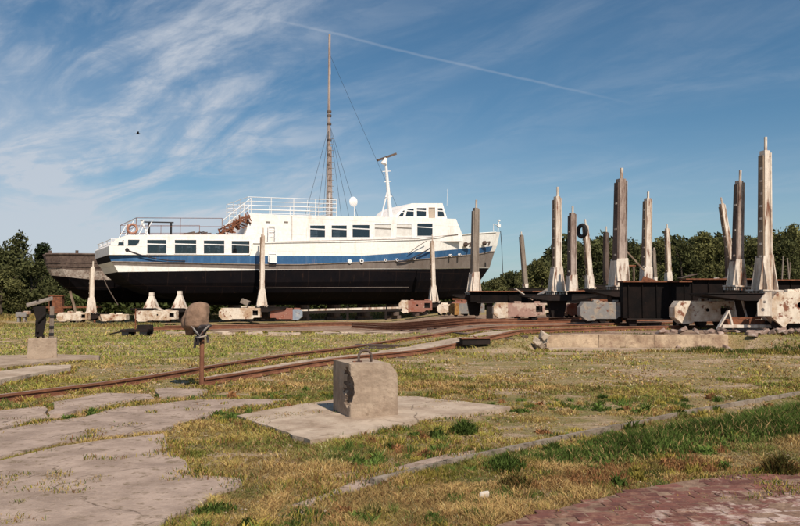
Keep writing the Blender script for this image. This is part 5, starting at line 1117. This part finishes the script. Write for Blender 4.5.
# ------------------------------------------------------------------ trees
def crown_mesh(name, Hc, Wc, n, seed, base, conif=False, leaf=.34):
    rs = np.random.RandomState(seed); lobes = []
    k = 15
    for i in range(k):
        zz_ = rs.rand(); wmax = (1-zz_**2*.65) if not conif else (1-zz_)*.95+.05; r = Wc*.5*wmax*rs.rand()**.6*.75; th = rs.rand()*6.28
        lobes.append((r*math.cos(th), r*math.sin(th), Hc*(.22+.70*zz_), Wc*(.15+.16*rs.rand())*(1.15-.6*zz_), Hc*(.08+.08*rs.rand())))
    lb_ = np.array(lobes); ch = rs.randint(0, k, n); d = rs.randn(n, 3); d /= np.linalg.norm(d, axis=1)[:, None]; rad = rs.rand(n)**.33*(1+.22*rs.randn(n)*.5)
    c_ = lb_[ch, :3]+d*rad[:, None]*np.stack([lb_[ch, 3], lb_[ch, 3], lb_[ch, 4]], 1)
    s_ = leaf*(.5+.9*rs.rand(n)); a_ = rs.randn(n, 3); a_ /= np.linalg.norm(a_, axis=1)[:, None]; b_ = np.cross(a_, rs.randn(n, 3)); b_ /= np.linalg.norm(b_, axis=1)[:, None]
    v = np.stack([c_-a_*s_[:, None]*.6, c_+b_*s_[:, None]*.3, c_+a_*s_[:, None]*.6, c_-b_*s_[:, None]*.3], 1); v[..., 2] = np.maximum(v[..., 2], .1)
    lob = .65+.7*rs.rand(k); col = base[None]*(lob[ch]*(.6+.8*rs.rand(n)))[:, None]; col = np.repeat(col, 4, 0)
    f = np.arange(n*4).reshape(n, 4); return v.reshape(-1, 3), f, col
CR = {}
kinds = {'conifer': (9, 4.2, True, np.array([.03, .042, .02])), 'broad': (9, 8.5, False, np.array([.105, .105, .042])), 'pale': (9, 7.5, False, np.array([.13, .13, .055])), 'dark': (9, 8.2, False, np.array([.075, .08, .034]))}
def trunk_mesh(seed, hc):
    rs = random.Random(seed); b_ = MB(); b_.tube([(0, 0, -.3), (rs.uniform(-.1, .1), 0, hc*.35), (rs.uniform(-.3, .3), rs.uniform(-.2, .2), hc*.75)], [.2, .15, .05], 7)
    for k in range(6): z = hc*(.25+.08*k); th = rs.random()*6.28; b_.tube([(0, 0, z), (math.cos(th)*1.1, math.sin(th)*1.1, z+.8), (math.cos(th)*1.9, math.sin(th)*1.9, z+1.7)], [.07, .05, .015], 5)
    return b_
def tree(px, ytop, Y, kind, label, seed, wide=1.):
    base = (px-400)/F*Y; top = at(px, ytop, Y).z; hc, wc, cf, bc = kinds[kind]
    key = (kind, seed % 3)
    if key not in CR:
        v, f, c = crown_mesh('crown', hc, wc, 5200, 400+seed, bc, cf); o1 = fast_mesh('crown', v, f, ['leaf'], c); o2 = trunk_mesh(seed, hc).build('trunk', 'bark'); CR[key] = (o1.data, o2.data); bpy.data.objects.remove(o1); bpy.data.objects.remove(o2)
    e_ = empty({'conifer': 'conifer_tree', 'broad': 'leafy_tree', 'pale': 'leafy_tree', 'dark': 'leafy_tree'}[kind], (base, Y, 0), random.Random(seed).random()*6.28, label, 'tree', 'trees edging the yard')
    s_ = top/(hc*.95); e_.scale = (s_*wide, s_*wide, s_)
    for nm, d_ in zip(('crown', 'trunk'), CR[key]): o_ = bpy.data.objects.new(nm, d_); C.objects.link(o_); o_.parent = e_
tree(20, 233, 66, 'dark', 'tallest dark tree at the left edge of the yard', 1, .95)
tree(-8, 246, 64, 'dark', 'dark tree cut off by the left picture edge', 2, 1.1)
tree(44, 245, 70, 'conifer', 'thin-topped dark tree closest to the grey boat stern', 3, 1.2)
tree(34, 262, 58, 'dark', 'low dark bushy tree in front of the tallest left one', 5, 1.4)
tree(2, 270, 56, 'broad', 'low green bushy tree at the far left in front', 4, 1.4)
tree(62, 268, 80, 'dark', 'low dark tree behind the grey boat stern', 6, 1.3)
for px, yt, kd, lab, w_ in ((500, 279, 'pale', 'low pale tree behind the hanging bow chain', 1.5), (519, 276, 'pale', 'low pale tree behind the bare leaning grey post', 1.2), (541, 262, 'broad', 'rounded green tree left of the first tall white post', 1.0), (566, 256, 'broad', 'green tree between the first two tall posts', .9),
    (584, 247, 'dark', 'dark tree behind the post with the tyre', .9), (603, 240, 'dark', 'dark tree behind the short dark post', .9), (634, 240, 'dark', 'dark tree just right of the thickest timber post', .9), (660, 243, 'broad', 'green tree behind the thin distant white post', .9),
    (682, 239, 'dark', 'dark tree right of the thin distant white post', .85), (704, 234, 'broad', 'green tree left of the leaning white post', .85), (722, 238, 'dark', 'dark tree behind the leaning white post', .8), (752, 237, 'broad', 'green tree between the two tallest right posts', .85),
    (783, 240, 'dark', 'dark tree just right of the tallest white post', .8), (794, 226, 'broad', 'tallest tree of the right treeline at the picture edge', .75), (826, 236, 'dark', 'dark tree cut off by the right picture edge', .9), (848, 240, 'broad', 'green tree beyond the right picture edge', .9)):
    tree(px, yt, 84+random.uniform(-4, 4), kd, lab, int(px), w_)
# the wood behind as one mass, lower shrubs under it, low scrub behind the ship
def mass(name, label, x0, x1, y0, y1, hf, n, base, seed, leaf=.5):
    rs = np.random.RandomState(seed); x = x0+(x1-x0)*rs.rand(n); y = y0+(y1-y0)*rs.rand(n); hh = hf(x)*(.6+.45*vnoise(x, y, .35, seed)+.2*vnoise(x, y, 1., seed+1)); z = hh*rs.rand(n)**.75
    c_ = np.stack([x, y, z], 1); s_ = leaf*(.6+.8*rs.rand(n)); a_ = rs.randn(n, 3); a_ /= np.linalg.norm(a_, axis=1)[:, None]; b_ = np.cross(a_, rs.randn(n, 3)); b_ /= np.linalg.norm(b_, axis=1)[:, None]
    v = np.stack([c_-a_*s_[:, None]*.6, c_+b_*s_[:, None]*.35, c_+a_*s_[:, None]*.6, c_-b_*s_[:, None]*.35], 1).reshape(-1, 3); m_ = vnoise(x, z, .6, seed+2); col = base[None]*((.5+1.0*m_)*(.6+.8*rs.rand(n)))[:, None]
    tag(fast_mesh(name, v, np.arange(n*4).reshape(n, 4), ['leaf'], np.repeat(col, 4, 0), 'stuff'), label, 'trees')
mass('woodland', 'dark wood forming the treeline behind the posts', 10, 75, 92, 104, lambda x: np.interp(x, [10, 16, 22, 75], [3.0, 6.0, 9.0, 9.8]), 80000, np.array([.07, .075, .033]), 501)
mass('woodland', 'dark wood behind the far left trees', -75, -40, 82, 92, lambda x: np.interp(x, [-75, -44, -40], [7, 6.0, 3.5]), 26000, np.array([.026, .038, .016]), 502)
mass('scrub', 'low green scrub seen beneath the ship hull', -45, 40, 74, 84, lambda x: 2.1+0*x, 42000, np.array([.05, .062, .022]), 503, .4)
